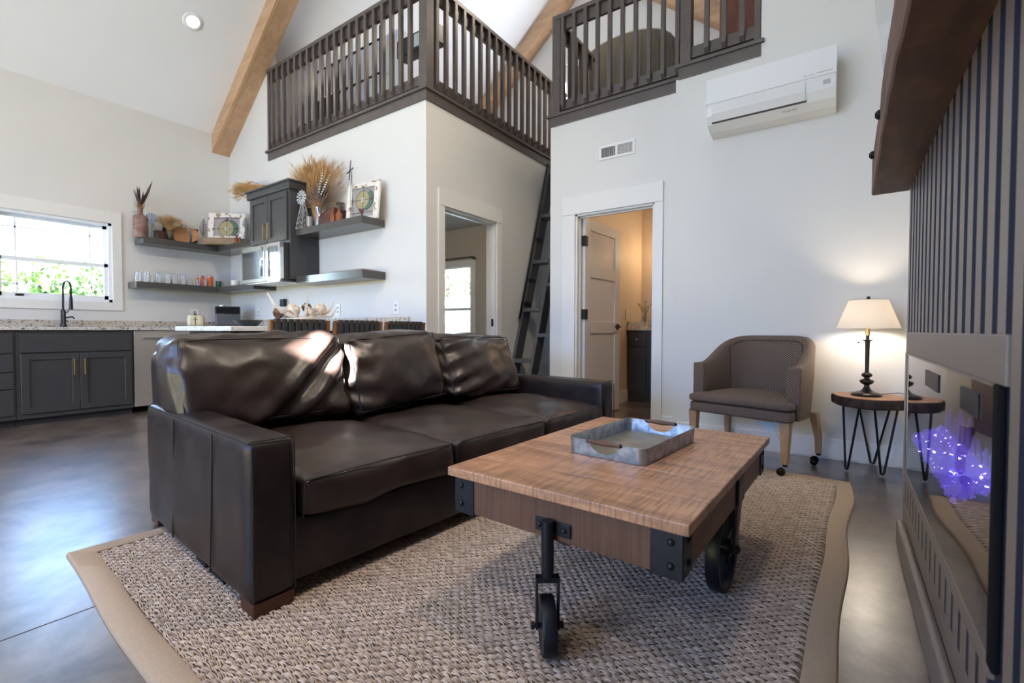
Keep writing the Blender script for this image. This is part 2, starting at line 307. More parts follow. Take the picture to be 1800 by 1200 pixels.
# kitchen window
t = prop(thing('window_1', None, None), kind='structure')
vinyl = M('window_vinyl', (0.82, 0.83, 0.85), 0.3)
for b in ((XL, XL + .02, .72, WY0, 1.1, 2.215), (XL, XL + .02, WY1, 1.853, 1.1, 2.215), (XL, XL + .02, WY0, WY1, WZ1, 2.215), (XL, XL + .02, WY0, WY1, 1.1, WZ0)): box('casing', trim_m, b, t, bevel=.003)
for b in ((-6.90, XL, WY0, WY0 + .03, WZ0, WZ1), (-6.90, XL, WY1 - .03, WY1, WZ0, WZ1), (-6.90, XL, WY0, WY1, WZ1 - .03, WZ1), (-6.90, XL, WY0, WY1, WZ0, WZ0 + .03)): box('frame', vinyl, b, t)
MZ = 1.60
def sash(name, x, z0, z1, mz):
    s_ = G()
    for b in ((x - .03, x, WY0 + .03, WY0 + .065, z0, z1), (x - .03, x, WY1 - .065, WY1 - .03, z0, z1), (x - .03, x, WY0 + .03, WY1 - .03, z0, z0 + .04), (x - .03, x, WY0 + .03, WY1 - .03, z1 - .035, z1)): s_.box(*b)
    s_ = s_.build(name, vinyl, t)
    ya, yb = WY0 + .065, WY1 - .065
    for b in ((x - .018, x - .012, ya + .10, ya + .114, z0 + .04, z1 - .035), (x - .018, x - .012, yb - .114, yb - .10, z0 + .04, z1 - .035), (x - .018, x - .012, ya, yb, mz, mz + .014)): box('muntin', vinyl, b, s_)
    box('pane', M('window_pane', (1, 1, 1), 0.0, trans=1, ior=1.02), (x - .017, x - .014, ya, yb, z0 + .03, z1 - .03), s_)
sash('sash', -6.83, MZ - .02, WZ1 - .03, WZ1 - .165); sash('sash', -6.795, WZ0 + .03, MZ + .02, WZ0 + .15)
box('latch', blackp_m, (-6.795, -6.77, 1.0, 1.06, WZ0 + .035, WZ0 + .055), t)
# bedroom window
t = prop(thing('window_2', None, None), kind='structure')
for b in ((-6.45, -6.32, YG - .02, YG, .17, 2.16), (-5.5, -5.40, YG - .02, YG, .17, 2.16), (-6.32, -5.5, YG - .02, YG, 2.06, 2.16), (-6.32, -5.5, YG - .02, YG, .17, .3)): box('casing', trim_m, b, t)
for b in ((-6.32, -6.27, YG, YG + .1, .3, 2.06), (-5.54, -5.5, YG, YG + .1, .3, 2.06), (-6.32, -5.5, YG, YG + .1, 2.02, 2.06), (-6.32, -5.5, YG, YG + .1, 1.245, 1.30), (-6.32, -5.5, YG, YG + .1, .3, .35)): box('frame', vinyl, b, t)
box('pane', MC['window_pane'], (-6.3, -5.52, YG + .05, YG + .054, .32, 2.05), t)
# beams
def beam(name, lab, side, y0, y1, dep=0.30, x_end=None):
    s_ = 1 if side == 'l' else -1
    x0 = XL if side == 'l' else XR
    L_ = (RX - x0)
    ang = math.atan(SL) * s_
    # local x runs up the slope
    ln = abs(L_) / math.cos(math.atan(SL))
    o = thing(name, lab, 'beam')
    g = G()
    v = []
    for (x, zoff) in ((x0, 0), (x0, -dep * .82), (RX, -dep * .82 * 1.05), (RX, 0)): v.append((x, ceil_z(x) + zoff))
    g.prism(v, 1, y0, y1); g.build('timber', beam_m, o, bevel=.004)
    # the boards that box it in: joints on the underside
    G().prism([(x0, ceil_z(x0) - dep * .82 - .004), (RX, ceil_z(RX) - dep * .82 * 1.05 - .004), (RX, ceil_z(RX) - dep * .82 * 1.05 + .002), (x0, ceil_z(x0) - dep * .82 + .002)], 1, y0 + .018, y0 + .03).build('edge_board', M('cedar_edge', (0.62, 0.38, 0.17), 0.5), o)
    return o
beam('ceiling_beam', 'cedar rafter beam on the left slope above the kitchen, running up beside the loft railing', 'l', 2.814, YK)
beam('ceiling_beam', 'cedar rafter beam on the far gable inside the loft, seen above and through the right-hand side railing', 'l', 6.33, YG, .33)
beam('ceiling_beam', 'cedar rafter beam inside the loft sloping down to the right behind the railing near the air conditioner', 'r', 6.33, YG, .33)
# ---------------------------------------------------------------- loft fascia and railings
g = G()
def fascia(name, boxes):
    t = prop(thing(name, None, None), kind='structure')
    for i, b in enumerate(boxes): box('ledge' if i % 2 == 0 else 'fascia_board', grey_m, b, t, bevel=.003)
fascia('trim_1', [(-5.80, XH + .03, YK - .03, YK + .10, 3.035, 3.062), (-5.77, XH + .012, YK - .012, YK, 2.942, 3.035)])
fascia('trim_2', [(XH - .08, XH + .03, YK + .1, 5.6, 3.035, 3.062), (XH, XH + .012, YK, 5.6, 2.942, 3.035)])
fascia('trim_3', [(-2.50, -1.16, YD - .03, YD + .1, 3.035, 3.062), (-2.476, -1.16, YD - .012, YD, 2.942, 3.035), (-2.50, -2.38, YD + .1, 5.6, 3.035, 3.062), (-2.476, -2.464, YD, 5.6, 2.942, 3.035)])
fascia('trim_4', [(-1.165, -0.515, YC - .03, YC + .1, 3.035, 3.062), (-1.14, -0.537, YC - .012, YC, 2.942, 3.035)])
BAL = {}
def railing(label, axis, fixed, s, xs, a, b, posts, ztop=4.03, toprail=True, nf=False):
    """axis 1: runs along x on plane y=fixed facing -y ; axis 0: runs along y on plane x=fixed facing +x"""
    sd = -1 if axis == 1 else 1
    mid = (a + b) / 2
    t = thing('loft_railing', label, 'railing', (mid, fixed, 3.062) if axis == 1 else (fixed, mid, 3.062), 0, 'loft railings')
    def bx(u0, u1, d0, d1, z0, z1):
        lo, hi = sorted((fixed + sd * d0, fixed + sd * d1))
        return (u0, u1, lo, hi, z0, z1) if axis == 1 else (lo, hi, u0, u1, z0, z1)
    # d = distance in front (toward the room) of the plane; rails behind it
    box('bottom_rail', grey_m, bx(a, b, -.05, -.012, 3.10, 3.19), t, bevel=.003, world=True)
    box('top_rail', grey_m, bx(a, b, -.05, -.012, 3.885, 3.99), t, bevel=.003, world=True)
    box('handrail', grey_m, bx(a - .01, b + .01, -.085, .022, 3.99, ztop), t, bevel=.004, world=True)
    for i, (p, w_) in enumerate(posts): box('post', grey_m, bx(p - w_ / 2, p + w_ / 2, -w_ + .012, .012, 3.062, ztop + .012), t, bevel=.004, world=True)
    first = None
    for x in xs:
        if first is None:
            g = G(); h = .018
            # square baluster with a bevel-cut foot, front face at d=.026
            if axis == 1:
                y0, y1 = fixed + .012, fixed - .026
                g.hull([(x - h, y0, 3.095), (x + h, y0, 3.095), (x + h, y1, 3.13), (x - h, y1, 3.13)], [(x - h, y0, 3.988), (x + h, y0, 3.988), (x + h, y1, 3.988), (x - h, y1, 3.988)])
            else:
                y0, y1 = fixed - .012, fixed + .026
                g.hull([(y0, x + h, 3.095), (y0, x - h, 3.095), (y1, x - h, 3.13), (y1, x + h, 3.13)], [(y0, x + h, 3.988), (y0, x - h, 3.988), (y1, x - h, 3.988), (y1, x + h, 3.988)])
            first = g.build('baluster', grey_m, t, world=True, bevel=.002, seg=1); x0_ = x
        else:
            c = first.copy(); C.objects.link(c); c.parent = t; WM[c] = WM[t]
            c.location = (x - x0_, 0, 0) if axis == 1 else (0, x - x0_, 0)
    return t
railing('grey-brown loft railing over the kitchen shelves, longest run on the left', 1, YK, 1, [-5.651 + .1255 * i for i in range(20)], -5.76, -3.12, [(-5.75, .035), (-3.105, .095)])
railing('grey-brown loft railing above the ladder hall, receding away from the corner post', 0, XH, 1, [3.155 + .1268 * i for i in range(19)], 3.06, 5.6, [(5.56, .07)])
railing('grey-brown loft railing above the bathroom door with a square post at its left end', 1, YD, 1, [-2.323 + .1245 * i for i in range(10)], -2.40, -1.16, [(-2.40, .09)])
railing('short grey-brown loft railing above the air conditioner, set slightly forward', 1, YC, 1, [-.922, -.795, -.667], -1.10, -.54, [(-1.085, .085), (-.562, .042)])
t = railing('grey-brown inner loft railing running back behind the first post', 0, -2.40, 1, [4.45 + .125 * i for i in range(5)], 4.3, 5.05, [])
# ---------------------------------------------------------------- furniture up in the loft
velvet_m = M('olive_velvet', (0.045, 0.040, 0.014), 0.6, noise_=14, col2=(0.02, 0.017, 0.006), sheen=.5, stretch=(1, 1, .15))
t = thing('arched_headboard', 'olive velvet arched headboard up in the loft behind the railing', 'headboard', (-2.1, 5.2, 3.06))
arc = [(-2.74, 3.06), (-2.74, 3.98)] + [(-2.13 - .61 * math.cos(a) , 3.98 + .30 * math.sin(a)) for a in [PI * i / 16 for i in range(1, 16)]] + [(-1.52, 3.9), (-1.52, 3.06)]
G().prism(arc, 1, 5.18, 5.28).build('headboard', velvet_m, t, world=True, bevel=.02)
for i in range(5):
    x = -2.5 + i * .2
    G().tube([(x, 5.175, 3.1), (x, 5.175, 4.18 - abs(x + 2.13) * .25)], .006, 6).build('channel_seam', velvet_m, t, world=True)
box('mattress', M('linen', (.72, .70, .68), .8), (-2.7, -1.56, 5.29, 6.2, 3.06, 3.35), t, world=True, bevel=.03)
t = thing('loft_cabinet', 'tall red-brown wooden cabinet standing in the loft above the air conditioner', 'cabinet', (-.82, 5.1, 3.05))
rw = wood('redbrown_furniture', (.22, .07, .035), (.11, .035, .02), 3, (8, 8, 1), .35, .1)
box('carcass', rw, (-1.02, -.62, 4.9, 5.35, 3.06, 4.3), t, world=True, bevel=.006); box('plinth', rw, (-1.04, -.60, 4.88, 5.36, 3.05, 3.14), t, world=True)
for i in range(2): box('door', rw, (-1.0 + .185 * i, -.825 + .185 * i, 4.885, 4.9, 3.18, 4.26), t, world=True, bevel=.004)
t = thing('bed', 'bed in the loft with a black metal frame and white linen behind the left railing', 'bed', (-4.9, 3.9, 3.05))
lin = M('white_linen', (.70, .71, .76), .8, bump=(5, .8, .05))
box('mattress', lin, (-5.55, -4.15, 3.66, 4.7, 3.35, 3.62), t, world=True, bevel=.05)
G().box(-5.5, -4.2, 3.72, 3.95, 3.62, 4.38).build('pillow', lin, t, world=True, bevel=.08, seg=4)
g = G()
for z in (3.82, 4.2): g.tube([(-5.62, 3.58, z), (-4.33, 3.58, z)], .012, 8)
g.build('rail', black_m, t, world=True)
for i in range(10):
    x = -5.55 + i * .135
    G().tube([(x, 3.58, 3.3), (x, 3.58, 3.78), (x + .025, 3.58, 3.82), (x, 3.58, 3.86), (x, 3.58, 4.16), (x + .03, 3.58, 4.2)], .008, 6).build('spindle', black_m, t, world=True)
box('post', M('navy_post', (.02, .022, .045), .4), (-4.36, -4.32, 3.56, 3.60, 3.06, 4.34), t, world=True, bevel=.005)
box('post', MC['navy_post'], (-5.66, -5.62, 3.56, 3.60, 3.06, 4.3), t, world=True, bevel=.005)
t = thing('black_lamp', 'black square table lamp with a pale panel behind the railing corner in the loft', 'lamp', (-3.72, 3.6, 3.06))
box('shade', blackp_m, (-4.02, -3.42, 3.52, 3.66, 3.83, 4.02), t, world=True, bevel=.01)
box('panel', M('pale_panel', (.55, .66, .70), .3), (-3.74, -3.62, 3.510, 3.52, 3.86, 3.99), t, world=True)
G().tube([(-3.72, 3.6, 3.06), (-3.72, 3.6, 3.83)], .03, 10).build('stem', black_m, t, world=True)
G().tube([(-3.86, 3.6, 3.83), (-3.9, 3.6, 3.6), (-3.6, 3.6, 3.5), (-3.5, 3.6, 3.83)], .012, 8).build('brace', black_m, t, world=True)
G().tube([(-3.75, 3.6, 4.02), (-3.7, 3.6, 4.15), (-3.6, 3.62, 4.2), (-3.66, 3.6, 4.32)], .003, 5).build('wire', black_m, t, world=True)
t = thing('upholstered_chair', 'dark upholstered chair in the loft behind the far left balusters', 'chair', (-5.3, 3.4, 3.06))
dk = M('black_fabric', (.02, .018, .018), .8)
box('back', dk, (-5.45, -5.0, 3.42, 3.5, 3.3, 3.72), t, world=True, bevel=.03); box('seat', dk, (-5.45, -5.0, 3.22, 3.5, 3.24, 3.36), t, world=True, bevel=.03)
for x in (-5.43, -5.03):
    for y in (3.24, 3.48): G().tube([(x, y, 3.06), (x, y, 3.26)], .012, 6).build('leg', black_m, t, world=True)
box('wall_ledge', base_m, (-3.92, -3.80, 3.8, 5.27, 3.05, 3.72), bevel=.005, **S)
t = prop(thing('window_4', None, None), kind='structure')
for b in ((-3.66, -3.60, YG - .03, YG, 3.7, 5.0), (-3.08, -3.02, YG - .03, YG, 3.7, 5.0), (-3.66, -3.02, YG - .03, YG, 5.0, 5.08), (-3.66, -3.02, YG - .03, YG, 3.64, 3.7), (-3.60, -3.08, YG - .025, YG, 4.33, 4.37)): box('frame', trim_m, b, t)
light('daylight_loft_window', 'AREA', (-3.34, YG - .02, 4.35), 60, (.86, .92, 1.0), (-3.34, 0, 4.7), shape='RECTANGLE', size=.52, size_y=1.28)
# ---------------------------------------------------------------- ladder stair in the hall
t = thing('loft_ladder', 'grey alternating-tread ladder stair leaning in the hall between the two doorways', 'ladder', (-2.9, 4.2, FZ))
lad_m = M('ladder_paint', (0.105, 0.100, 0.098), 0.4, noise_=8, col2=(.09, .085, .083))
ladd_m = M('ladder_stringer', (0.055, 0.050, 0.048), 0.4)
T_ = 3.0
def yl(z): return 4.185 + (z) / T_
for x in (-3.055, -2.80, -2.545):
    G().hull([(x - .016, yl(0), FZ), (x + .016, yl(0), FZ), (x + .016, yl(0) + .15, FZ), (x - .016, yl(0) + .15, FZ)], [(x - .016, yl(3.0), 3.0), (x + .016, yl(3.0), 3.0), (x + .016, yl(3.0) + .15, 3.0), (x - .016, yl(3.0) + .15, 3.0)]).build('stringer', ladd_m, t, world=True, bevel=.002)
    G().hull([(x - .018, yl(0) - .006, FZ), (x + .018, yl(0) - .006, FZ), (x + .018, yl(0) + .001, FZ), (x - .018, yl(0) + .001, FZ)], [(x - .018, yl(3.0) - .006, 3.0), (x + .018, yl(3.0) - .006, 3.0), (x + .018, yl(3.0) + .001, 3.0), (x - .018, yl(3.0) + .001, 3.0)]).build('stringer_edge', lad_m, t, world=True)
for i in range(5):
    z = .545 + .577 * i; y = yl(z)
    box('tread', lad_m, (-3.04, -2.816, y - .02, y + .17, z - .02, z + .02), t, world=True, bevel=.003)
    z2 = .256 + .577 * i; y = yl(z2)
    box('tread', lad_m, (-2.784, -2.56, y - .02, y + .17, z2 - .02, z2 + .02), t, world=True, bevel=.003)
for z in (1.22, 1.50, 2.0): box('cleat', black_m, (-3.039, -3.028, yl(z) - .03, yl(z) + .10, z - .045, z + .0), t, world=True)
G().tube([(-3.035, yl(1.05) - .07, 1.02), (-3.035, yl(2.9) - .07, 2.95)], .014, 10).build('handrail', black_m, t, world=True, smooth=True)
# ---------------------------------------------------------------- bathroom
t = thing('bathroom_door', 'white three-panel bathroom door standing open with black hinges and lever', 'door', (-2.15, 4.25, FZ)); t['kind'] = 'structure'; t.name = 'door_3'; del t['category']
door_m = M('door_paint', (.66, .65, .66), .35)
a = math.atan2(-2.088 + 2.134, 5.044 - 4.25)
DM = Matrix.Translation((-2.134, 4.27, 0)) @ Matrix.Rotation(-a, 4, 'Z')   # local y runs along the leaf, +x faces the camera side
def dbx(nm, mt, b, **k):
    return G().box(*b, M4=DM).build(nm, mt, t, world=True, **k)
zz = [0.0, 0.24, 0.86, 0.98, 1.43, 1.55, 1.90, 2.01]
dbx('stile', door_m, (-.02, .02, 0, .12, 0, 2.01), bevel=.002); dbx('stile', door_m, (-.02, .02, .67, .79, 0, 2.01), bevel=.002)
for z0, z1 in ((0, .24), (.86, .98), (1.43, 1.55), (1.90, 2.01)): dbx('rail', door_m, (-.02, .02, .12, .67, z0, z1), bevel=.002)
for z0, z1 in ((.24, .86), (.98, 1.43), (1.55, 1.90)): dbx('door_panel', door_m, (-.008, .008, .12, .67, z0, z1))
for z in (.25, 1.05, 1.78): dbx('hinge', black_m, (-.01, .035, -.02, .035, z - .05, z + .05), bevel=.004)
dbx('rose', black_m, (.02, .028, .70, .76, .90, .96)); dbx('lever', black_m, (.045, .06, .62, .745, .92, .94), bevel=.004); dbx('lever_neck', black_m, (.02, .055, .725, .742, .92, .94)); dbx('lever', black_m, (-.06, -.045, .62, .745, .92, .94), bevel=.004); dbx('latch_plate', black_m, (-.01, .01, .788, .793, .89, .97))
warmwall = M('bathroom_wall_paint', (0.66, 0.56, 0.44), 0.55)
box('wall_bath_side', warmwall, (-2.344, -2.25, 4.32, 6.55, 0, 2.6), **S); box('wall_bath_end', warmwall, (-2.25, -.2, 6.25, 6.37, -.1, 2.6), **S); box('wall_bath_right', warmwall, (-.32, -.2, 4.32, 6.3, -.1, 2.6), **S)
bb('baseboard_bath_side', (-2.25, -2.234, 4.32, 5.75, FZ, .14)); 
t = thing('bathroom_vanity', 'dark grey bathroom vanity with a speckled granite top seen through the doorway', 'vanity', (-1.6, 6.0, FZ))
box('carcass', cab_m, (-2.23, -1.0, 5.735, 6.235, .08, .89), t, world=True); box('plinth', cab_m, (-2.23, -1.0, 5.76, 6.235, FZ, .08), t, world=True)
box('countertop', granite_m, (-2.24, -.98, 5.71, 6.24, .89, .92), t, world=True, bevel=.003); box('backsplash', granite_m, (-2.24, -2.225, 5.73, 6.24, .92, 1.0), t, world=True); box('backsplash', granite_m, (-2.24, -.98, 6.225, 6.24, .92, 1.02), t, world=True)
for x0, x1 in ((-2.21, -2.0), (-1.98, -1.6)):
    d = box('drawer', cab_m, (x0, x1, 5.72, 5.735, .70, .86), t, world=True, bevel=.003)
    G().tube([((x0 + x1) / 2, 5.72, .78), ((x0 + x1) / 2, 5.695, .78)], .013, 10).build('knob', steel_m, d, world=True)
    box('door', cab_m, (x0 if x0 > -2.1 else -2.21, x1 if x0 > -2.1 else -2.0, 5.72, 5.735, .12, .67), t, world=True, bevel=.003)
t = thing('glass_vase', 'clear glass bottle vase with eucalyptus sprigs on the bathroom vanity', 'vase', (-2.06, 5.86, .92))
G().lathe([(.001, 0), (.045, .004), (.05, .02), (.048, .10), (.02, .16), (.016, .2), (.02, .205)], (0, 0, 0), 16, cap=False).build('bottle', glass_m, t, smooth=True)
leaf_m = M('sage_leaf', (.13, .19, .13), .6)
random.seed(3)
for k in range(4):
    a = k * 1.6; dx = .07 * math.cos(a); dy = .05 * math.sin(a); h = .30 + .05 * (k % 2)
    G().tube([(0, 0, .05), (dx * .3, dy * .3, .2), (dx, dy, h)], .0025, 5).build('stem', M('stem_green', (.12, .14, .07), .6), t)
    g = G()
    for j in range(7):
        q = j / 6; p = Vector((dx * (.3 + .7 * q), dy * (.3 + .7 * q), .2 + (h - .2) * q)); b = random.uniform(0, 6.28); r = .022
        d = Vector((math.cos(b), math.sin(b), .4)) * r * 1.6; sx = Vector((-math.sin(b), math.cos(b), .2)) * r * .6
        g.add([p, p + d * .5 + sx, p + d, p + d * .5 - sx], [(0, 1, 2, 3)])
    g.build('leaves', leaf_m, t, kind='stuff')
t = thing('light_switch', 'small white wall plate beside the bathroom vase', 'switch', (-2.249, 5.70, 1.05)); box('plate', white_m, (0, .012, -.02, .03, -.02, .10), t, bevel=.003); box('toggle', white_m, (.012, .018, 0, .01, .03, .05), t)
t = thing('round_mirror', 'round wood-rimmed mirror on the bathroom wall, only its left edge in view', 'mirror', (-1.66, 6.24, 1.45))
rim = [(.27 * math.cos(2 * PI * i / 32), 0, .27 * math.sin(2 * PI * i / 32)) for i in range(32)]
G().tube(rim, .013, 8, closed=True).build('rim', oak_m, t, smooth=True); G().prism([(p[0], p[2]) for p in rim], 1, -.004, .004).build('mirror_glass', chrome_m, t)
t = thing('vanity_light', 'small bathroom wall light glowing above the mirror', 'lamp', (-1.80, 6.2, 1.98))
G().lathe([(.02, .08), (.05, 0), (.052, -.005)], seg=16, cap=False).build('shade', black_m, t, smooth=True); G().ball((0, 0, -.01), .032).build('bulb', M('warm_bulb', (1, .8, .5), .5, emit=((1, .62, .3), 25)), t, smooth=True); box('arm', black_m, (-.01, .01, 0, .05, .06, .08), t)
light('bedroom_fill', 'POINT', (-4.9, 4.6, 2.45), 16, (1, .80, .62), shadow_soft_size=.12)  # point light added to brighten the bedroom, without a fixture
light('vanity_glow', 'POINT', (-1.80, 6.12, 1.90), 7, (1, .70, .42), shadow_soft_size=.05)
light('bathroom_ceiling_glow', 'POINT', (-1.3, 5.2, 2.3), 11, (1, .76, .52), shadow_soft_size=.1)
# ---------------------------------------------------------------- bedroom beyond the second doorway
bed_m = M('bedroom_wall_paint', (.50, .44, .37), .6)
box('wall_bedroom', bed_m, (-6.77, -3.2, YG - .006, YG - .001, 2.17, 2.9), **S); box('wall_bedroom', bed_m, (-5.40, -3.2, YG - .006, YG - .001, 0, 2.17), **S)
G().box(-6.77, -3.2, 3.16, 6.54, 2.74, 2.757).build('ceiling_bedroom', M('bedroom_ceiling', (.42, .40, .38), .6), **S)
t = thing('curtain_rod', 'thin black curtain rod above the bedroom window seen through the doorway', 'curtain rod', (-5.8, 6.45, 2.2))
G().tube([(-6.6, 6.46, 2.19), (-5.43, 6.46, 2.19), (-5.40, 6.50, 2.19), (-5.40, 6.545, 2.15)], .011, 8).build('rod', black_m, t, world=True)
box('bracket', black_m, (-5.41, -5.39, 6.44, 6.545, 2.15, 2.165), t, world=True)
# ---------------------------------------------------------------- outdoors seen through the windows
gr = G().box(-60, -6.95, -40, 60, -.4, -.3).box(-60, 40, 6.75, 60, -.41, -.31).box(-6.9, 40, -40, -3.8, -.41, -.31)
prop(gr.build('lawn', M('grass', (.07, .11, .03), .9, noise_=3, col2=(.05, .08, .02))), kind='structure')
fol_m = M('foliage', (.16, .25, .08), .8, noise_=2, col2=(.07, .13, .035))
def tree(loc, h, r, label, seed):
    random.seed(seed); t = thing('tree', label, 'tree', loc, 0, 'trees outdoors')
    G().tube([(0, 0, 0), (.1, 0, h * .4), (0, .1, h * .8)], [.22, .16, .06], 8).build('trunk', bark_m, t)
    n = 3600; g = G()
    for _ in range(n):
        d = Vector((random.gauss(0, 1), random.gauss(0, 1), random.gauss(0, 1))).normalized() * r * random.uniform(.55, 1)
        p = Vector((0, 0, h * .62)) + Vector((d.x, d.y, d.z * h / r * .38)); s_ = random.uniform(.05, .12)
        a = Vector((random.gauss(0, 1), random.gauss(0, 1), random.gauss(0, 1))).normalized() * s_; b = a.orthogonal().normalized() * s_ * .6
        g.add([p - a, p + b, p + a, p - b], [(0, 1, 2, 3)])
    g.build('foliage', fol_m, t, kind='stuff')
tree((-15.6, -.3, -.3), 2.7, 1.4, 'low pale green bush outside the kitchen window, at its left edge', 1)
tree((-14.6, 2.3, -.3), 2.5, 1.2, 'low pale green bush outside the middle of the kitchen window', 2)
tree((-18.6, 3.6, -.3), 3.3, 1.8, 'pale green bush farther off outside the kitchen window', 3)
tree((-14.4, 4.9, -.3), 4.6, 1.25, 'taller sunlit tree outside the right edge of the kitchen window', 4)
tree((-13.2, 14.0, -.3), 6.2, 2.6, 'green tree outside the bedroom window above the white roof', 5)
t = thing('shed', 'white shed with a pale roof outside the bedroom window', 'shed', (-12, 11, -.3))
wm = M('white_siding', (.8, .8, .8), .6)
box('wall', wm, (-13.5, -9.5, 9.6, 12, -.3, 1.0), t, world=True); G().prism([(9.3, 1.0), (12.3, 1.0), (10.8, 1.9)], 0, -13.8, -9.2).build('roof', M('pale_roof', (.75, .76, .78), .5), t, world=True)
# ---------------------------------------------------------------- kitchen run on the left wall
def shaker(par, axis, fx, a, b, z0, z1, handle=None, hl=.13):
    "door facing +x (axis 0) at x=fx, or facing -y (axis 1) at y=fx"
    r = .055
    def bx(u0, u1, d0, d1, q0, q1): return (fx + d0, fx + d1, u0, u1, q0, q1) if axis == 0 else (u0, u1, fx - d1, fx - d0, q0, q1)
    g = G()
    for q in ((a, a + r, 0, .02, z0, z1), (b - r, b, 0, .02, z0, z1), (a + r, b - r, 0, .02, z0, z0 + r), (a + r, b - r, 0, .02, z1 - r, z1), (a + r, b - r, 0, .008, z0 + r, z1 - r)): g.box(*bx(*q))
    d = g.build('door', cab_m, par, world=True, bevel=.0015, seg=1)
    if handle is not None:
        u, zc = handle; k = G()
        def P(dd, z): return (fx + dd, u, z) if axis == 0 else (u, fx - dd, z)
        k.tube([P(.045, zc - hl / 2 - .015), P(.045, zc + hl / 2 + .015)], .006, 8)
        for z in (zc - hl / 2, zc + hl / 2): k.tube([P(.02, z), P(.045, z)], .005, 6)
        k.build('handle', brass_m, d, world=True, smooth=True, auto=40, label='slim brass bar handle')
    return d
CXF = -6.19
t = thing('base_cabinet', 'dark grey sink base cabinet with two shaker doors and brass handles under the window', 'cabinet', (-6.48, 1.34, FZ), 0, 'base cabinets')
box('carcass', cab_m, (XL + .003, CXF, .905, 1.775, .055, .877), t, world=True); box('toe_kick', M('toe_dark', (.02, .022, .03), .5), (XL + .003, -6.24, .905, 1.775, FZ, .055), t, world=True)
shaker(t, 0, CXF, .935, 1.342, .10, .655, (1.300, .52)); shaker(t, 0, CXF, 1.348, 1.757, .10, .655, (1.378, .52))
box('false_drawer_front', cab_m, (CXF, CXF + .018, .935, 1.757, .67, .83), t, world=True, bevel=.002)
t = thing('base_cabinet', 'dark grey four-drawer base cabinet at the left edge of the picture', 'cabinet', (-6.48, .6, FZ), 0, 'base cabinets')
box('carcass', cab_m, (XL + .003, CXF, .30, .902, .055, .877), t, world=True); box('toe_kick', MC['toe_dark'], (XL + .003, -6.24, .30, .902, FZ, .055), t, world=True)
for z0, z1 in ((.10, .33), (.343, .485), (.498, .655), (.67, .83)): box('drawer', cab_m, (CXF, CXF + .018, .33, .888, z0, z1), t, world=True, bevel=.002)
t = thing('base_cabinet', 'dark grey base cabinet along the left wall out of frame beyond the drawers', 'cabinet', (-6.48, -.2, FZ), 0, 'base cabinets')
box('carcass', cab_m, (XL + .003, CXF, -.55, .297, .055, .877), t, world=True); shaker(t, 0, CXF, -.52, .27, .10, .83)
t = thing('dishwasher', 'pale steel dishwasher front between the sink cabinet and the corner', 'dishwasher', (-6.48, 2.08, FZ))
box('body', M('dishwasher_steel', (.55, .50, .44), .35, .6), (XL + .003, CXF + .01, 1.785, 2.385, .06, .877), t, world=True, bevel=.004); G().tube([(CXF + .04, 1.85, .80), (CXF + .04, 2.32, .80)], .009, 8).build('handle', steel_m, t, world=True)
t = thing('base_cabinet', 'dark grey corner base cabinets along the shelf wall behind the island', 'cabinet', (-5.9, 2.7, FZ), 0, 'base cabinets')
box('carcass', cab_m, (XL + .003, -3.30, 2.43, YK - .003, .055, .877), t, world=True)
for i in range(5): shaker(t, 1, 2.43, -6.12 + .56 * i, -5.60 + .56 * i, .10, .83, (-5.65 + .56 * i, .7))
t = thing('countertop', 'speckled granite worktop with upstand running round the kitchen corner', 'countertop', (-6.4, 2, .877))
box('slab', granite_m, (XL + .003, -6.155, -.56, 2.40, .879, .909), t, world=True, bevel=.004); box('slab', granite_m, (XL + .003, -3.29, 2.402, YK - .003, .879, .909), t, world=True, bevel=.004)
gs_m = M('granite_upstand', (.55, .49, .41), .25, noise_=50, col2=(.12, .10, .08), ramp=(.33, .5))
box('upstand', gs_m, (XL + .003, XL + .023, -.56, YK - .003, .909, .985), t, world=True, bevel=.002); box('upstand', gs_m, (XL + .023, -3.29, YK - .023, YK - .003, .909, 1.01), t, world=True, bevel=.002)
t = thing('kitchen_faucet', 'black spring-neck kitchen faucet in front of the window', 'faucet', (-6.62, 1.32, .909))
fk = M('faucet_black', (.010, .011, .014), .25)
G().lathe([(.028, 0), (.028, .02), (.021, .03), (.021, .17), (.016, .18)], seg=16).build('body', fk, t, smooth=True, auto=50)
pts = [(0, 0, .17)] + [(.055 * (1 - math.cos(a)), .0 + .055 * (1 - math.cos(a)) * .35, .40 + .075 * math.sin(a)) for a in [PI * i / 12 for i in range(13)]] + [(.11, .038, .30)]
G().tube(pts, .009, 10).build('hose', fk, t, smooth=True)
g = G(); n = 60
for i in range(n):
    q = i / (n - 1) * (len(pts) - 2); k = int(q); p = Vector(pts[k]).lerp(Vector(pts[k + 1]), q - k)
    if i % 2 == 0: g.ball(p, .0125, 8, .45)
g.build('spring', fk, t, smooth=True, kind='stuff')
G().tube([(.11, .038, .31), (.11, .038, .18)], [.014, .018], 12).build('spray_head', fk, t, smooth=True, auto=50)
G().tube([(0, 0, .15), (.05, .02, .15), (.11, .038, .22)], .005, 6).build('holder', fk, t); G().tube([(0, .02, .10), (.0, .07, .11), (0, .085, .09)], .008, 8).build('lever', fk, t)
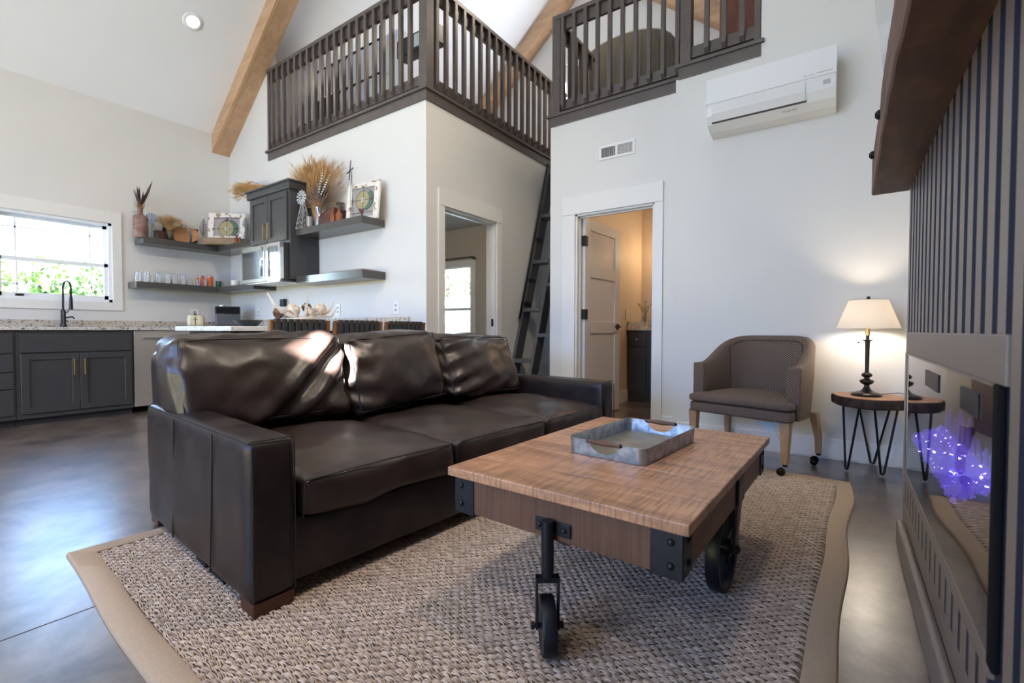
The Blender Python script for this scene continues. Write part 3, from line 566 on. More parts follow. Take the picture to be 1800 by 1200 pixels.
# shelves
def lshelf(name, label, z0, z1, parts):
    t = thing(name, label, 'shelf', (-6.6, 2.8, z0), 0, 'floating shelves')
    for b in parts: box('board', shelf_m, b + (z0, z1), t, world=True, bevel=.002)
    return t
lshelf('floating_shelf', 'upper corner floating shelf holding dried plants and antiques, left of the cabinet', 1.872, 1.942, [(XL + .002, -6.50, 1.975, YK - .002), (-6.50, -5.57, 2.76, YK - .002)])
lshelf('floating_shelf', 'lower corner floating shelf holding drinking glasses and mugs', 1.360, 1.430, [(XL + .002, -6.50, 1.905, YK - .002), (-6.50, -5.62, 2.76, YK - .002)])
lshelf('floating_shelf', 'upper floating shelf right of the cabinet, under the feathers and stained glass', 1.875, 1.943, [(-4.725, -3.632, 2.76, YK - .002)])
lshelf('floating_shelf', 'lower floating shelf right of the microwave, nearly empty', 1.372, 1.447, [(-4.725, -3.626, 2.76, YK - .002)])
# wall cabinet and microwave
t = thing('wall_cabinet', 'dark grey two-door wall cabinet with crown and brass handles above the microwave', 'cabinet', (-5.14, 2.85, 1.5))
box('carcass', cab_m, (-5.56, -4.725, 2.70, YK - .002, 1.80, 2.36), t, world=True, bevel=.002)
box('side_panel', cab_m, (-4.745, -4.723, 2.702, YK - .002, 1.42, 1.80), t, world=True); box('side_panel', cab_m, (-5.58, -5.562, 2.702, YK - .002, 1.42, 1.80), t, world=True)
box('crown', cab_m, (-5.585, -4.70, 2.675, YK - .002, 2.355, 2.43), t, world=True, bevel=.004); box('crown_cap', cab_m, (-5.60, -4.685, 2.66, YK - .002, 2.43, 2.448), t, world=True, bevel=.003)
shaker(t, 1, 2.70, -5.52, -5.15, 1.83, 2.335, (-5.19, 1.95), .15); shaker(t, 1, 2.70, -5.14, -4.765, 1.83, 2.335, (-5.10, 1.95), .15)
t = thing('microwave', 'stainless microwave with a black door hung under the wall cabinet', 'microwave', (-5.16, 2.8, 1.4))
box('body', M('microwave_case', (.03, .03, .03), .3), (-5.558, -4.75, 2.64, YK - .003, 1.40, 1.797), t, world=True)
box('door_frame', M('microwave_steel', (.16, .145, .13), .3, .5), (-5.558, -5.02, 2.60, 2.64, 1.40, 1.797), t, world=True, bevel=.003)
box('door_glass', M('microwave_glass', (.015, .014, .013), .08, coat=1), (-5.53, -5.06, 2.596, 2.60, 1.44, 1.74), t, world=True)
box('control_panel', chrome_m, (-5.018, -4.75, 2.60, 2.64, 1.40, 1.797), t, world=True, label='mirror-bright control side'); G().tube([(-5.04, 2.56, 1.45), (-5.04, 2.56, 1.76)], .014, 10).build('handle', chrome_m, t, world=True, smooth=True)
box('display', blackp_m, (-4.97, -4.80, 2.597, 2.60, 1.70, 1.76), t, world=True)
box('base_plate', steel_m, (-5.5, -4.8, 2.62, 2.98, 1.392, 1.40), t, world=True)
box('lamp_lens', white_m, (-5.2, -5.0, 2.7, 2.8, 1.388, 1.392), t, world=True)
# island
t = thing('kitchen_island', 'island with a pale granite top behind the sofa and the woven stools', 'island', (-3.8, 2, FZ))
igr = M('island_granite', (.74, .75, .76), .2, noise_=45, col2=(.25, .25, .26), ramp=(.30, .44))
box('countertop', igr, (-4.20, -3.30, 1.47, 2.40, .879, .912), t, world=True, bevel=.003); box('cabinet', cab_m, (-4.15, -3.62, 1.55, 2.355, FZ, .877), t, world=True)
shaker(t, 0, -3.62, 1.58, 1.96, .1, .84); shaker(t, 0, -3.62, 1.98, 2.35, .1, .84)
# stools
strap_m = M('woven_strap', (.035, .036, .042), .55); sw_m = wood('stool_walnut', (.30, .15, .07), (.16, .075, .035), 4, (5, 5, 1), .4, .1)
def stool():
    t = thing('bar_stool', '', 'bar stool', (0, 0, FZ), 0, 'woven bar stools')
    W, D = .40, .30                      # back is on +x side, width along y
    for y in (0.0, W):
        G().tube([(0, y, 0), (.0, y, .55), (.03, y, .965)], .017, 10).build('back_post', sw_m, t, smooth=True, auto=50)
        G().tube([(-D, y, 0), (-D, y, .62)], .016, 10).build('leg', sw_m, t, smooth=True, auto=50)
        G().tube([(-D, y, .60), (0, y, .60)], .012, 8).build('seat_rail', sw_m, t); G().tube([(-D, y, .22), (0, y, .22)], .010, 8).build('stretcher', sw_m, t)
    for x in (-D, 0): G().tube([(x, 0, .28), (x, W, .28)], .010, 8).build('stretcher', sw_m, t)
    for z, x in ((.955, .029), (.80, .018)): G().tube([(x, 0, z), (x, W, z)], .012, 10).build('back_rail', sw_m, t, smooth=True)
    n = 8; pw = (W - .04) / n
    for i in range(n):
        y = .02 + pw * i + .003
        G().box(.031 - .016, .031 + .016, y, y + pw - .011, .80, .972).build('strap', strap_m, t, bevel=.004, seg=1)
    for k in range(5):
        z = .815 + .028 * k
        rows = []
        for i in range(n):
            o = .018 if (i + k) % 2 else -.020
            for e in (.12, .88): rows.append([(.0 + .028 + o, .02 + pw * (i + e), z), (.028 + o, .02 + pw * (i + e), z + .022)])
        g = G().sheet(rows); sm = g.build('cross_strap', strap_m, t); md = sm.modifiers.new('s', 'SOLIDIFY'); md.thickness = .003
    box('seat', strap_m, (-D, 0, .01, W - .01, .59, .615), t, bevel=.01)
    return t
st = stool()
for i, (y, lab) in enumerate(((1.552, 'walnut bar stool with a dark woven strap back, first behind the left sofa cushion'), (2.012, 'walnut bar stool with a dark woven strap back, the middle one of three'), (2.472, 'walnut bar stool with a dark woven strap back, nearest the doorway'))):
    o = st if i == 0 else copy_tree(st); place(o, (-2.98, y, FZ)); o['label'] = lab
# outlets on the shelf wall
def outlet(label, x, z, wide=.075, plug=False):
    t = thing('wall_outlet', label, 'outlet', (x, YK, z), 0, 'wall outlets')
    box('plate', white_m, (-wide / 2, wide / 2, -.008, 0, -.06, .06), t, bevel=.002)
    for dz in (-.022, .022): box('socket', M('socket_grey', (.35, .35, .34), .4), (-.014, .014, -.010, -.008, dz - .012, dz + .012), t)
    if plug: box('plug', blackp_m, (-.045, .045, -.05, -.01, .0, .09), t, bevel=.008)
outlet('white wall outlet just left of the island stools gap', -4.385, 1.10); outlet('white wall outlet farthest right, near the wall corner', -3.475, 1.10)
outlet('white wall outlet with a black adapter plugged in above the antlers', -5.42, 1.16, plug=True); outlet('white wall outlet beside the black pan', -6.04, 1.09)
t = thing('wall_outlet', 'white wall outlet behind the cream toaster on the left wall', 'outlet', (XL, 2.585, 1.09), 0, 'wall outlets'); box('plate', white_m, (0, .008, -.045, .045, -.06, .06), t, bevel=.002); box('socket', MC['socket_grey'], (.008, .01, -.014, .014, -.03, .03), t)
# recessed ceiling lights
def downlight(label, x, y, e=14):
    z = ceil_z(x); a = math.atan(SL) * (1 if x < RX else -1)
    t = thing('recessed_light', label, 'ceiling light', (x, y, z), 0, 'recessed ceiling lights')
    Mx = Matrix.Rotation(-a, 4, 'Y')
    G().lathe([(.060, -.004), (.095, -.006), (.098, 0), (.06, .004)], seg=28, M4=Mx, cap=False).build('trim_ring', ceil_m, t, smooth=True)
    G().lathe([(.0005, -.001), (.062, -.001)], seg=24, M4=Mx, cap=False).build('lens', M('downlight_lens', (1, .95, .85), .5, emit=((1, .90, .76), 18)), t)
    n = (Mx @ Vector((0, 0, -1)))
    light('downlight', 'SPOT', (x + n.x * .03, y, z + n.z * .03), e, (1, .84, .66), (x + n.x, y, z + n.z), spot_size=1.9, spot_blend=.8, shadow_soft_size=.13)
downlight('round recessed ceiling light glowing on the left slope', -5.825, 2.248)
for x, y, lb in ((-5.825, -.6, 'on the left slope nearer the rear windows'), (-.45, 2.0, 'on the right slope over the coffee table'), (-.45, -.8, 'on the right slope behind the camera'), (-1.6, 0.9, 'added high on the right slope to warm the hall wall')): downlight('round recessed ceiling light ' + lb, x, y, 225 if x > -1 else (110 if x > -2 else 60))  # the highest one, above the sofa, is added to brighten the hall wall
for x, y, lb in ((-4.2, 4.6, 'left'), (-1.8, 4.9, 'right')): downlight('round recessed ceiling light above the %s half of the loft' % lb, x, y, 110)
# ---------------------------------------------------------------- fireplace wall (bump-out at x = XF)
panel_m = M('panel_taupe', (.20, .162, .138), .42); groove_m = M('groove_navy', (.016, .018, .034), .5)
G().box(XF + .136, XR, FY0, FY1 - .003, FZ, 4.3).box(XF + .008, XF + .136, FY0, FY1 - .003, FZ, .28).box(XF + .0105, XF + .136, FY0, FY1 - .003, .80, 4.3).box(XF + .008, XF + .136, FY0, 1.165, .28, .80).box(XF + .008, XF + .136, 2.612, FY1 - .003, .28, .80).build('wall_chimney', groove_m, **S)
t = thing('slat_wall', 'taupe ribbed panelling with dark grooves covering the chimney breast above and beside the fireplace', 'wall panelling', (XF, 0, FZ))
P_ = .0905
first = None
ys = [2.603 - P_ * i for i in range(57)]
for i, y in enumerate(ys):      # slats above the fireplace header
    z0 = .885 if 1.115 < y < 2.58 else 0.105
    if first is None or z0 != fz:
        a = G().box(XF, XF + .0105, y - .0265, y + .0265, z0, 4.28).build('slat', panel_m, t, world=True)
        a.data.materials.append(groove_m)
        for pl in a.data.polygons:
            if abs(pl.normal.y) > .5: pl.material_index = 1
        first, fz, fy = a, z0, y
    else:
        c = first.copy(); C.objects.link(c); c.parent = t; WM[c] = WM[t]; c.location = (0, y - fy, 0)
box('corner_strip', panel_m, (XF + .001, XF + .008, 2.633, FY1, .0, 4.28), t, world=True, bevel=.003)
# fireplace
fp = thing('electric_fireplace', 'wide wall-set electric fireplace with glass front and glowing violet crystals', 'fireplace', (XF, 1.85, .16))
box('header_board', panel_m, (XF - .003, XF + .008, 1.11, 2.605, .797, .885), fp, world=True, bevel=.003)
box('frame', M('frame_matt_black', (.008, .008, .010), .75, spec=.1), (XF - .004, XF + .008, 1.145, 1.18, .29, .797), fp, world=True, bevel=.004)
box('side_board', panel_m, (XF - .001, XF + .02, 2.60, 2.632, .10, .885), fp, world=True)
box('frame_edge', M('satin_edge', (.35, .32, .30), .3, .8), (XF - .006, XF + .0, 1.18, 2.60, .792, .798), fp, world=True)
box('frame_edge', MC['satin_edge'], (XF - .006, XF + .0, 2.594, 2.602, .18, .798), fp, world=True)
fbk = M('firebox_black', (.006, .006, .008), .6)
fglass = bpy.data.materials.new('fireplace_glass'); fglass.use_nodes = True; n = fglass.node_tree.nodes; L = fglass.node_tree.links
for x in list(n):
    if x.type != 'OUTPUT_MATERIAL': n.remove(x)
gl = n.new('ShaderNodeBsdfGlossy'); gl.inputs['Roughness'].default_value = .02; gl.inputs['Color'].default_value = (.9, .9, .93, 1); tr = n.new('ShaderNodeBsdfTransparent'); tr.inputs['Color'].default_value = (.75, .75, .8, 1)
mx = n.new('ShaderNodeMixShader'); fr = n.new('ShaderNodeFresnel'); fr.inputs['IOR'].default_value = 1.6
ad = n.new('ShaderNodeMath'); ad.operation = 'MULTIPLY_ADD'; ad.inputs[1].default_value = 1.0; ad.inputs[2].default_value = .15; ad.use_clamp = True
L.new(fr.outputs[0], ad.inputs[0]); L.new(ad.outputs[0], mx.inputs[0]); L.new(tr.outputs[0], mx.inputs[1]); L.new(gl.outputs[0], mx.inputs[2]); L.new(mx.outputs[0], n['Material Output'].inputs[0])
G().prism([(XF + .002, .30), (XF + .125, .30), (XF + .125, .59), (XF + .002, .452)], 1, 1.29, 2.45) if 0 else G().hull([(XF + .002, 1.29, .30), (XF + .125, 1.29, .30), (XF + .125, 2.45, .30), (XF + .002, 2.45, .30)], [(XF + .002, 1.29, .452), (XF + .125, 1.29, .505), (XF + .125, 2.45, .505), (XF + .002, 2.45, .452)]).build('fuel_tray', fbk, fp, world=True)
G().add([(XF, 1.18, .30), (XF, 2.596, .30), (XF, 2.596, .793), (XF, 1.18, .793)], [(0, 3, 2, 1)]).build('glass', fglass, fp, world=True)
G().box(XF + .125, XF + .135, 1.18, 2.6, .28, .8).box(XF + .002, XF + .13, 1.165, 1.18, .28, .8).box(XF + .002, XF + .13, 2.6, 2.612, .28, .8).box(XF + .002, XF + .13, 1.18, 2.6, .793, .8).box(XF + .002, XF + .13, 1.18, 2.6, .28, .3).build('firebox', fbk, fp, world=True)
random.seed(5)
cr_m = M('violet_crystal', (.25, .16, .8), .2, emit=((.30, .20, 1.0), .55)); crb_m = M('bright_crystal', (.7, .6, 1), .2, emit=((.62, .5, 1.0), 14))
def shard(g, p, r):
    q = [Vector(p) + Vector((random.gauss(0, 1), random.gauss(0, 1), random.gauss(0, 1))).normalized() * r for _ in range(4)]
    g.add(q, [(0, 1, 2), (0, 2, 3), (0, 3, 1), (1, 3, 2)])
g = G(); g2 = G()
for k in range(5200):
    y = random.uniform(1.60, 2.43); q = random.random()
    d_ = random.random(); z = .455 + .03 * random.random() + .055 * d_; x = XF + .006 + d_ * .11
    (g2 if random.random() < .022 else g).add([], [])
    shard(g2 if random.random() < .02 else g, (x, y, z), random.uniform(.004, .009))
g.build('crystal_bed', cr_m, fp, world=True, kind='stuff'); g2.build('bright_crystals', crb_m, fp, world=True, kind='stuff', label='brightest crystals sparkling white')
fl_m = M('violet_flame', (.1, .07, .3), .4, emit=((.22, .14, .9), .25))
for i in range(11):
    y = 1.62 + .075 * i; h = random.uniform(.08, .14)
    G().prism([(y - .045, .49), (y + .045, .49), (y + .03, .49 + h * .5), (y + random.uniform(-.02, .02), .49 + h), (y - .03, .49 + h * .45)], 0, XF + .095, XF + .10).build('flame', fl_m, fp, world=True)
for y0, y1 in ((1.78, 2.03), (1.30, 1.47)): box('painted_reflection', M('reflection_dark', (.02, .022, .03), .35), (XF - .003, XF - .0012, y0, y1, .715, .765), fp, world=True)  # reflections in the glass, painted as dark matte rectangles
# vented skirt under the glass: rails and bars with open slots, and the plinth
VB = 1
vt = thing('vent_skirt', 'taupe slotted vent board between the fireplace glass and the floor', 'vent', (XF, 1.85, .1))
box('upper_rail', panel_m, (XF - .001, XF + .02, 1.18, 2.60, .262, .300), vt, world=True, bevel=.001)
box('lower_rail', panel_m, (XF - .001, XF + .02, 1.18, 2.60, .088, .168), vt, world=True, bevel=.001)
G().box(XF - .0003, XF + .008, 1.18, 2.60, .17, .262).build('slot_backing', groove_m, vt, world=True)
for i in range(17):
    y = 2.585 - .0855 * i
    box('bar', panel_m, (XF - .0012, XF - .0003, y - .054 / 2, y + .054 / 2, .168, .262), vt, world=True)
G().box(XF + .0, XF + .02, FY0, 1.18, .0, .105).build('lower_board', panel_m, vt, world=True)
t = prop(thing('baseboard_fireplace', None, None), kind='structure'); box('base_shoe', panel_m, (.196, XF, FY0, 2.56, FZ, .095), t, bevel=.012); box('base_cap', panel_m, (XF, XF + .022, FY0, 2.62, FZ, .10), t)
# mantel
t = thing('mantel_beam', 'rough-sawn dark wood mantel beam on the ribbed wall above the fireplace', 'mantel', (.16, .2, 1.496))
g = G(); ny = 40; rows = []
random.seed(11)
for j in range(ny + 1):
    y = -1.6 + (2.66 + 1.6) * j / ny; wv = .004 * math.sin(y * 3.1) + random.uniform(-.0015, .0015); wz = .003 * math.sin(y * 4 + 1) + random.uniform(-.001, .001)
    rows.append([(XF, y, 1.497 + wz * .4), (.094 + wv, y, 1.496 + wz), (.089 + wv, y, 1.503 + wz), (.089 + wv, y, 1.648 + wz), (.094 + wv, y, 1.655 + wz), (XF, y, 1.655)])
g.sheet(rows); k = len(g.v) - 6
g.f += [(0, 1, 2, 3, 4, 5), tuple(range(k, k + 6))[::-1]]
g.build('timber', mantel_m, t, world=True)
for y, z in ((2.44, 1.61), (2.0, 1.61), (1.2, 1.61)): G().lathe([(.016, -.004), (.016, .006), (.008, .014)], seg=12, M4=Matrix.Translation((.089, y, z)) @ Matrix.Rotation(-PI / 2, 4, 'Y')).build('bolt', black_m, t, world=True)
# television above, tipped forward
t = thing('television', 'wall television above the mantel tilted forward, only its far edge in view', 'television', (.12, 1.8, 1.9))
TM = Matrix.Translation((.118, 1.75, 1.93)) @ Matrix.Rotation(math.radians(-6.5), 4, 'Y')
G().box(0, .03, -.7, .7, -.02, .80, M4=TM).build('case', M('tv_case', (.30, .28, .28), .35), t, world=True, bevel=.004)
G().box(-.002, .0, -.685, .685, 0, .785, M4=TM).build('screen', M('tv_screen', (.02, .02, .024), .04, spec=.9, coat=1), t, world=True)
G().box(.03, .09, -.2, .2, .2, .6, M4=TM).build('wall_mount', black_m, t, world=True)
# ---------------------------------------------------------------- wall unit, register
t = thing('air_conditioner', 'white wall-mounted split air conditioner under the short loft railing', 'air conditioner', (-.45, YC, 2.65))
prof = [(0, 2.505), (0, 2.875), (-.20, 2.868), (-.225, 2.845), (-.228, 2.66), (-.222, 2.60), (-.19, 2.545), (-.12, 2.512)]
G().prism([(YC + y - .001, z - .11) for y, z in prof], 0, -.868, -.062).build('case', ac_m, t, world=True, bevel=.006)
G().box(-.870, -.060, YC - .237, YC - .225, 2.578, 2.758).build('front_panel', M('ac_panel', (.80, .80, .79), .12), t, world=True, bevel=.004)
def acp(u, d):  # point on the lower curved face
    return u
G().prism([(YC - .232, 2.562), (YC - .236, 2.500), (YC - .205, 2.447), (YC - .198, 2.452), (YC - .225, 2.505), (YC - .222, 2.562)], 0, -.83, -.235).build('flap', ac_m, t, world=True, bevel=.001)
G().prism([(YC - .208, 2.449), (YC - .201, 2.439), (YC - .19, 2.445), (YC - .2, 2.455)], 0, -.832, -.228).build('flap_gap', M('ac_gap', (.05, .05, .05), .5), t, world=True)
box('seam', M('ac_seam', (.25, .27, .26), .5), (-.868, -.062, YC - .2285, YC - .22, 2.572, 2.578), t, world=True)
box('display', M('ac_display', (.42, .43, .44), .3), (-.135, -.095, YC - .2295, YC - .226, 2.520, 2.548), t, world=True)
def text(name, s, size, mt, M4, parent, ext=.0004, **pr):
    cu = bpy.data.curves.new(name, 'FONT'); cu.body = s; cu.size = size; cu.extrude = ext; cu.align_x = 'CENTER'; cu.align_y = 'CENTER'; cu.resolution_u = 2
    tmp = bpy.data.objects.new(name, cu); me = bpy.data.meshes.new_from_object(tmp); bpy.data.objects.remove(tmp)
    me.materials.clear(); me.materials.append(mt); me.transform((WM[parent].inverted() if parent else Matrix.Identity(4)) @ M4)
    o = bpy.data.objects.new(name, me); C.objects.link(o); o.parent = parent; WM[o] = WM.get(parent, Matrix.Identity(4)); return prop(o, **pr)
MY = Matrix.Rotation(PI / 2, 4, 'X')     # text facing -y
gt = M('mark_grey', (.30, .30, .31), .5)
text('brand_mark', 'MITSUBISHI ELECTRIC', .0095, gt, Matrix.Translation((-.125, YC - .2385, 2.600)) @ MY, t, label='small grey maker wordmark')
text('brand_mark', 'H2i', .013, gt, Matrix.Translation((-.235, YC - .2385, 2.598)) @ MY, t); text('small_print', 'inverter', .010, gt, Matrix.Translation((-.20, YC - .2385, 2.598)) @ MY, t)
AM = Matrix.Translation((-.33, YC - .178, 2.418)) @ Matrix.Rotation(PI / 2 - .55, 4, 'X')
text('warning_label', 'CAUTION  R410A\ninformation label', .012, gt, AM, t)
t = thing('air_register', 'white wall air register with vertical louvres above the bathroom door', 'vent', (-1.752, YD, 2.57))
box('frame', white_m, (-1.93, -1.574, YD - .010, YD, 2.50, 2.522), t, world=True, bevel=.002); box('frame', white_m, (-1.93, -1.574, YD - .010, YD, 2.612, 2.634), t, world=True, bevel=.002)
for x in (-1.93, -1.764, -1.598): box('frame', white_m, (x, x + .024 if x > -1.9 or x < -1.9 else x, YD - .010, YD, 2.522, 2.612), t, world=True, bevel=.002)
box('duct', M('duct_dark', (.03, .03, .03), .7), (-1.91, -1.59, YD - .001, YD + .001, 2.52, 2.615), t, world=True)
for i in range(24):
    x = -1.902 + i * .0133
    if abs(x + 1.752) < .013: continue
    R4 = Matrix.Translation((x, YD - .006, 2.567)) @ Matrix.Rotation(.7 if x < -1.75 else -.7, 4, 'Z')
    G().box(-.0007, .0007, -.005, .005, -.045, .045, M4=R4).build('louvre', white_m, t, world=True)
# ---------------------------------------------------------------- rug
A_, B_, Cc, D_ = Vector((-2.505, .49, 0)), Vector((-.035, .355, 0)), Vector((.062, 3.385, 0)), Vector((-2.36, 3.50, 0))
def rugp(u, v, wav=True):
    p = A_ * (1 - u) * (1 - v) + B_ * u * (1 - v) + Cc * u * v + D_ * (1 - u) * v
    if wav:
        e = max(0, 1 - min(u, 1 - u) * 12); sx = (1 if u > .5 else -1)
        p = p + Vector((e * .010 * math.sin(v * 22 + 1) * (1.2 * v) , 0, 0)); e = max(0, 1 - min(v, 1 - v) * 12)
        p = p + Vector((0, e * .006 * math.sin(u * 13 + .8) * (1 if v < .5 else .3), 0))
    return p
rug = thing('area_rug', 'large woven seagrass rug with a tan cloth border under the sofa and coffee table', 'rug', (-1.2, 1.9, FZ))
g = G(); N = 60
top = [[rugp(i / N, j / N) + Vector((0, 0, -.004)) for j in range(N + 1)] for i in range(N + 1)]
g.sheet(top); g.build('backing', M('rug_backing', (.20, .145, .10), .95), rug, world=True)
bw = .030; bord_m = M('rug_border_cloth', (.42, .32, .235), .85, noise_=140, col2=(.38, .285, .20), bump=(300, .3, .001))
def bordstrip(f):
    rows = []
    for i in range(121):
        s_ = i / 120; a, b = f(s_)
        p0, p1 = rugp(*a), rugp(*b); d = (p1 - p0).normalized(); z = Vector((0, 0, 1))
        rows.append([p0 - d * .002 + z * FZ, p0 - z * .002, p0 + d * .006 + z * .0035, p1 - d * .006 + z * .0035, p1 + z * .001, p1 - z * .005])
    return G().sheet(rows)
bu = .031; bv = .026
for f in (lambda s_: ((s_, 0), (bu + s_ * (1 - 2 * bu), bv)), lambda s_: ((1, s_), (1 - bu, bv + s_ * (1 - 2 * bv))), lambda s_: ((1 - s_, 1), (1 - bu - s_ * (1 - 2 * bu), 1 - bv)), lambda s_: ((0, 1 - s_), (bu, 1 - bv - s_ * (1 - 2 * bv)))):
    bordstrip(f).build('border', bord_m, rug, world=True, smooth=True, auto=50)
# the weave: arched three-strand bundles in alternating rows
rng = np.random.default_rng(3)
U0, U1, V0, V1 = bu, 1 - bu, bv, 1 - bv
PU, PV = .034, .0172
nu = int(2.32 / PU); nv = int(2.86 / PV)
V = []; Fc = []; base = 0
tt = np.array([-1, -.45, .45, 1.0]); hz = np.array([-.004, .0035, .0035, -.004])
ring = np.array([[0, 1.0], [-.87, -.5], [.87, -.5]])
for j in range(nv):
    v = V0 + (j + .5) / nv * (V1 - V0)
    for i in range(nu + 1):
        u = U0 + (i + (.5 if j % 2 else 0)) / nu * (U1 - U0)
        if u > U1 - .004 or u < U0 + .004: continue
        c = rugp(u, v, False); cx, cy = c.x, c.y
        hh = rng.uniform(.75, 1.25)
        for s_ in range(5):
            ang = .10 + rng.normal(0, .17) + (s_ - 2) * .03; ca, sa = math.cos(ang), math.sin(ang)
            off = (s_ - 2) * .0032 + rng.normal(0, .0007); r = .00185 * rng.uniform(.8, 1.2); ln = .0185 * rng.uniform(.85, 1.15)
            vv = np.zeros((4, 3, 3))
            for k in range(4):
                x = tt[k] * ln; y = off; z = hz[k] * hh + (.0012 if s_ in (1, 2, 3) else 0); rr = r * (.75 if k in (0, 3) else 1)
                for q in range(3):
                    yy = y + ring[q, 0] * rr; zz = z + ring[q, 1] * rr
                    vv[k, q] = (cx + x * ca - yy * sa, cy + x * sa + yy * ca, zz)
            V.append(vv.reshape(-1, 3))
V = np.array(V); ns = len(V)
V[:, :, 2] -= .003
fq = []
for k in range(3):
    for q in range(3):
        q2 = (q + 1) % 3
        if q == 1: continue       # underside never seen
        fq.append((k * 3 + q, k * 3 + q2, (k + 1) * 3 + q2, (k + 1) * 3 + q))
fq = np.array(fq)
Fa = (fq[None] + (np.arange(ns) * 12)[:, None, None]).reshape(-1, 4)
me = bpy.data.meshes.new('weave'); Vf = V.reshape(-1, 3) - np.array(WM[rug].translation)
me.vertices.add(len(Vf)); me.vertices.foreach_set('co', Vf.ravel().astype(np.float32))
me.loops.add(Fa.size); me.loops.foreach_set('vertex_index', Fa.ravel().astype(np.int32))
me.polygons.add(len(Fa)); me.polygons.foreach_set('loop_start', (np.arange(len(Fa)) * 4).astype(np.int32)); me.update(calc_edges=True); me.validate()
ca_ = me.color_attributes.new('tone', 'FLOAT_COLOR', 'POINT')
tone = np.repeat(rng.uniform(0, 1, ns), 12); cols = np.stack([tone, tone, tone, np.ones_like(tone)], 1); ca_.data.foreach_set('color', cols.ravel().astype(np.float32))
wm_ = bpy.data.materials.new('seagrass'); wm_.use_nodes = True; n = wm_.node_tree.nodes; L = wm_.node_tree.links; b = n['Principled BSDF']
at = n.new('ShaderNodeAttribute'); at.attribute_name = 'tone'; r = n.new('ShaderNodeValToRGB'); L.new(at.outputs['Fac'], r.inputs[0])
r.color_ramp.elements[0].color = (.34, .255, .20, 1); r.color_ramp.elements[1].color = (.66, .54, .44, 1); L.new(r.outputs[0], b.inputs['Base Color']); b.inputs['Roughness'].default_value = .75
me.materials.append(wm_)
o = bpy.data.objects.new('weave', me); C.objects.link(o); o.parent = rug; prop(o, kind='stuff'); WM[o] = WM[rug]
# ---------------------------------------------------------------- sofa
sofa = thing('leather_sofa', 'three-seat dark brown leather sofa with loose cushions, on the rug', 'sofa', (-1.46, .695, 0), math.radians(-4.6))
def soft(name, x0, x1, y0, y1, z0, z1, r, crown=(0, 0, 0), wr=.006, seed=0, n=(18, 22, 10), mat=leather_m, xf=None, wsc=5.0, parent=sofa, fold=None):
    """a soft block: rounded box, crowned faces, wrinkled by noise; xf maps the local point afterwards"""
    nx, ny, nz = n; lo = Vector((x0, y0, z0)); hi = Vector((x1, y1, z1)); c = (lo + hi) / 2; h = (hi - lo) / 2
    idx = {}; vs = []; fs = []
    def vid(i, j, k):
        if (i, j, k) in idx: return idx[(i, j, k)]
        s_ = Vector((2 * i / nx - 1, 2 * j / ny - 1, 2 * k / nz - 1))
        # ease samples toward the edges
        s2 = Vector([math.copysign(abs(a) ** .8, a) for a in s_])
        p = Vector((s2.x * h.x, s2.y * h.y, s2.z * h.z)); q = Vector([max(-(h[a] - r), min(h[a] - r, p[a])) for a in range(3)])
        d = p - q; L_ = d.length
        if L_ > 1e-9: p = q + d / L_ * r
        nn = (d / L_) if L_ > 1e-9 else Vector((0, 0, 1))
        cx = 1 - s2.x ** 2; cy = 1 - s2.y ** 2; cz = 1 - s2.z ** 2
        p.x += crown[0] * cy * cz * (s_.x > .99) - crown[0] * .3 * cy * cz * (s_.x < -.99); p.z += crown[2] * cx * cy * (1 if s_.z > .99 else 0) ; p.y += crown[1] * cx * cz * (1 if s_.y > .99 else (-1 if s_.y < -.99 else 0))
        P = p + c
        a = noise.noise(P * wsc + Vector((seed * 7.3, 0, 0))); b_ = noise.noise(Vector((P.x * wsc * 2.2, P.y * wsc * 2.2 + seed * 3, P.z * wsc * 3)))
        rid = 1 - abs(noise.noise(Vector((P.x * 7 + P.y * 5, P.y * 4 - P.z * 6 + seed, P.z * 5))) * 2.4)
        P += nn * (a * wr * 1.6 + b_ * wr * .8 + max(0, rid) * wr * .9 - wr * .5)
        if fold: P += fold(s2, nn)
        if xf: P = xf(P)
        idx[(i, j, k)] = len(vs); vs.append(P); return idx[(i, j, k)]
    for a, b_, f in ((nx, ny, lambda i, j: (i, j, 0)), (nx, ny, lambda i, j: (i, j, nz)), (nx, nz, lambda i, k: (i, 0, k)), (nx, nz, lambda i, k: (i, ny, k)), (ny, nz, lambda j, k: (0, j, k)), (ny, nz, lambda j, k: (nx, j, k))):
        for i in range(a):
            for j in range(b_):
                fs.append((vid(*f(i, j)), vid(*f(i + 1, j)), vid(*f(i + 1, j + 1)), vid(*f(i, j + 1))))
    me_g = G(); me_g.v = [tuple(p) for p in vs]; me_g.f = fs
    o = me_g.build(name, mat, parent, smooth=True, sub=1)
    import bmesh
    bm = bmesh.new(); bm.from_mesh(o.data); bmesh.ops.recalc_face_normals(bm, faces=bm.faces); bm.to_mesh(o.data); bm.free()
    return o
LS = 2.34; DS = 1.14
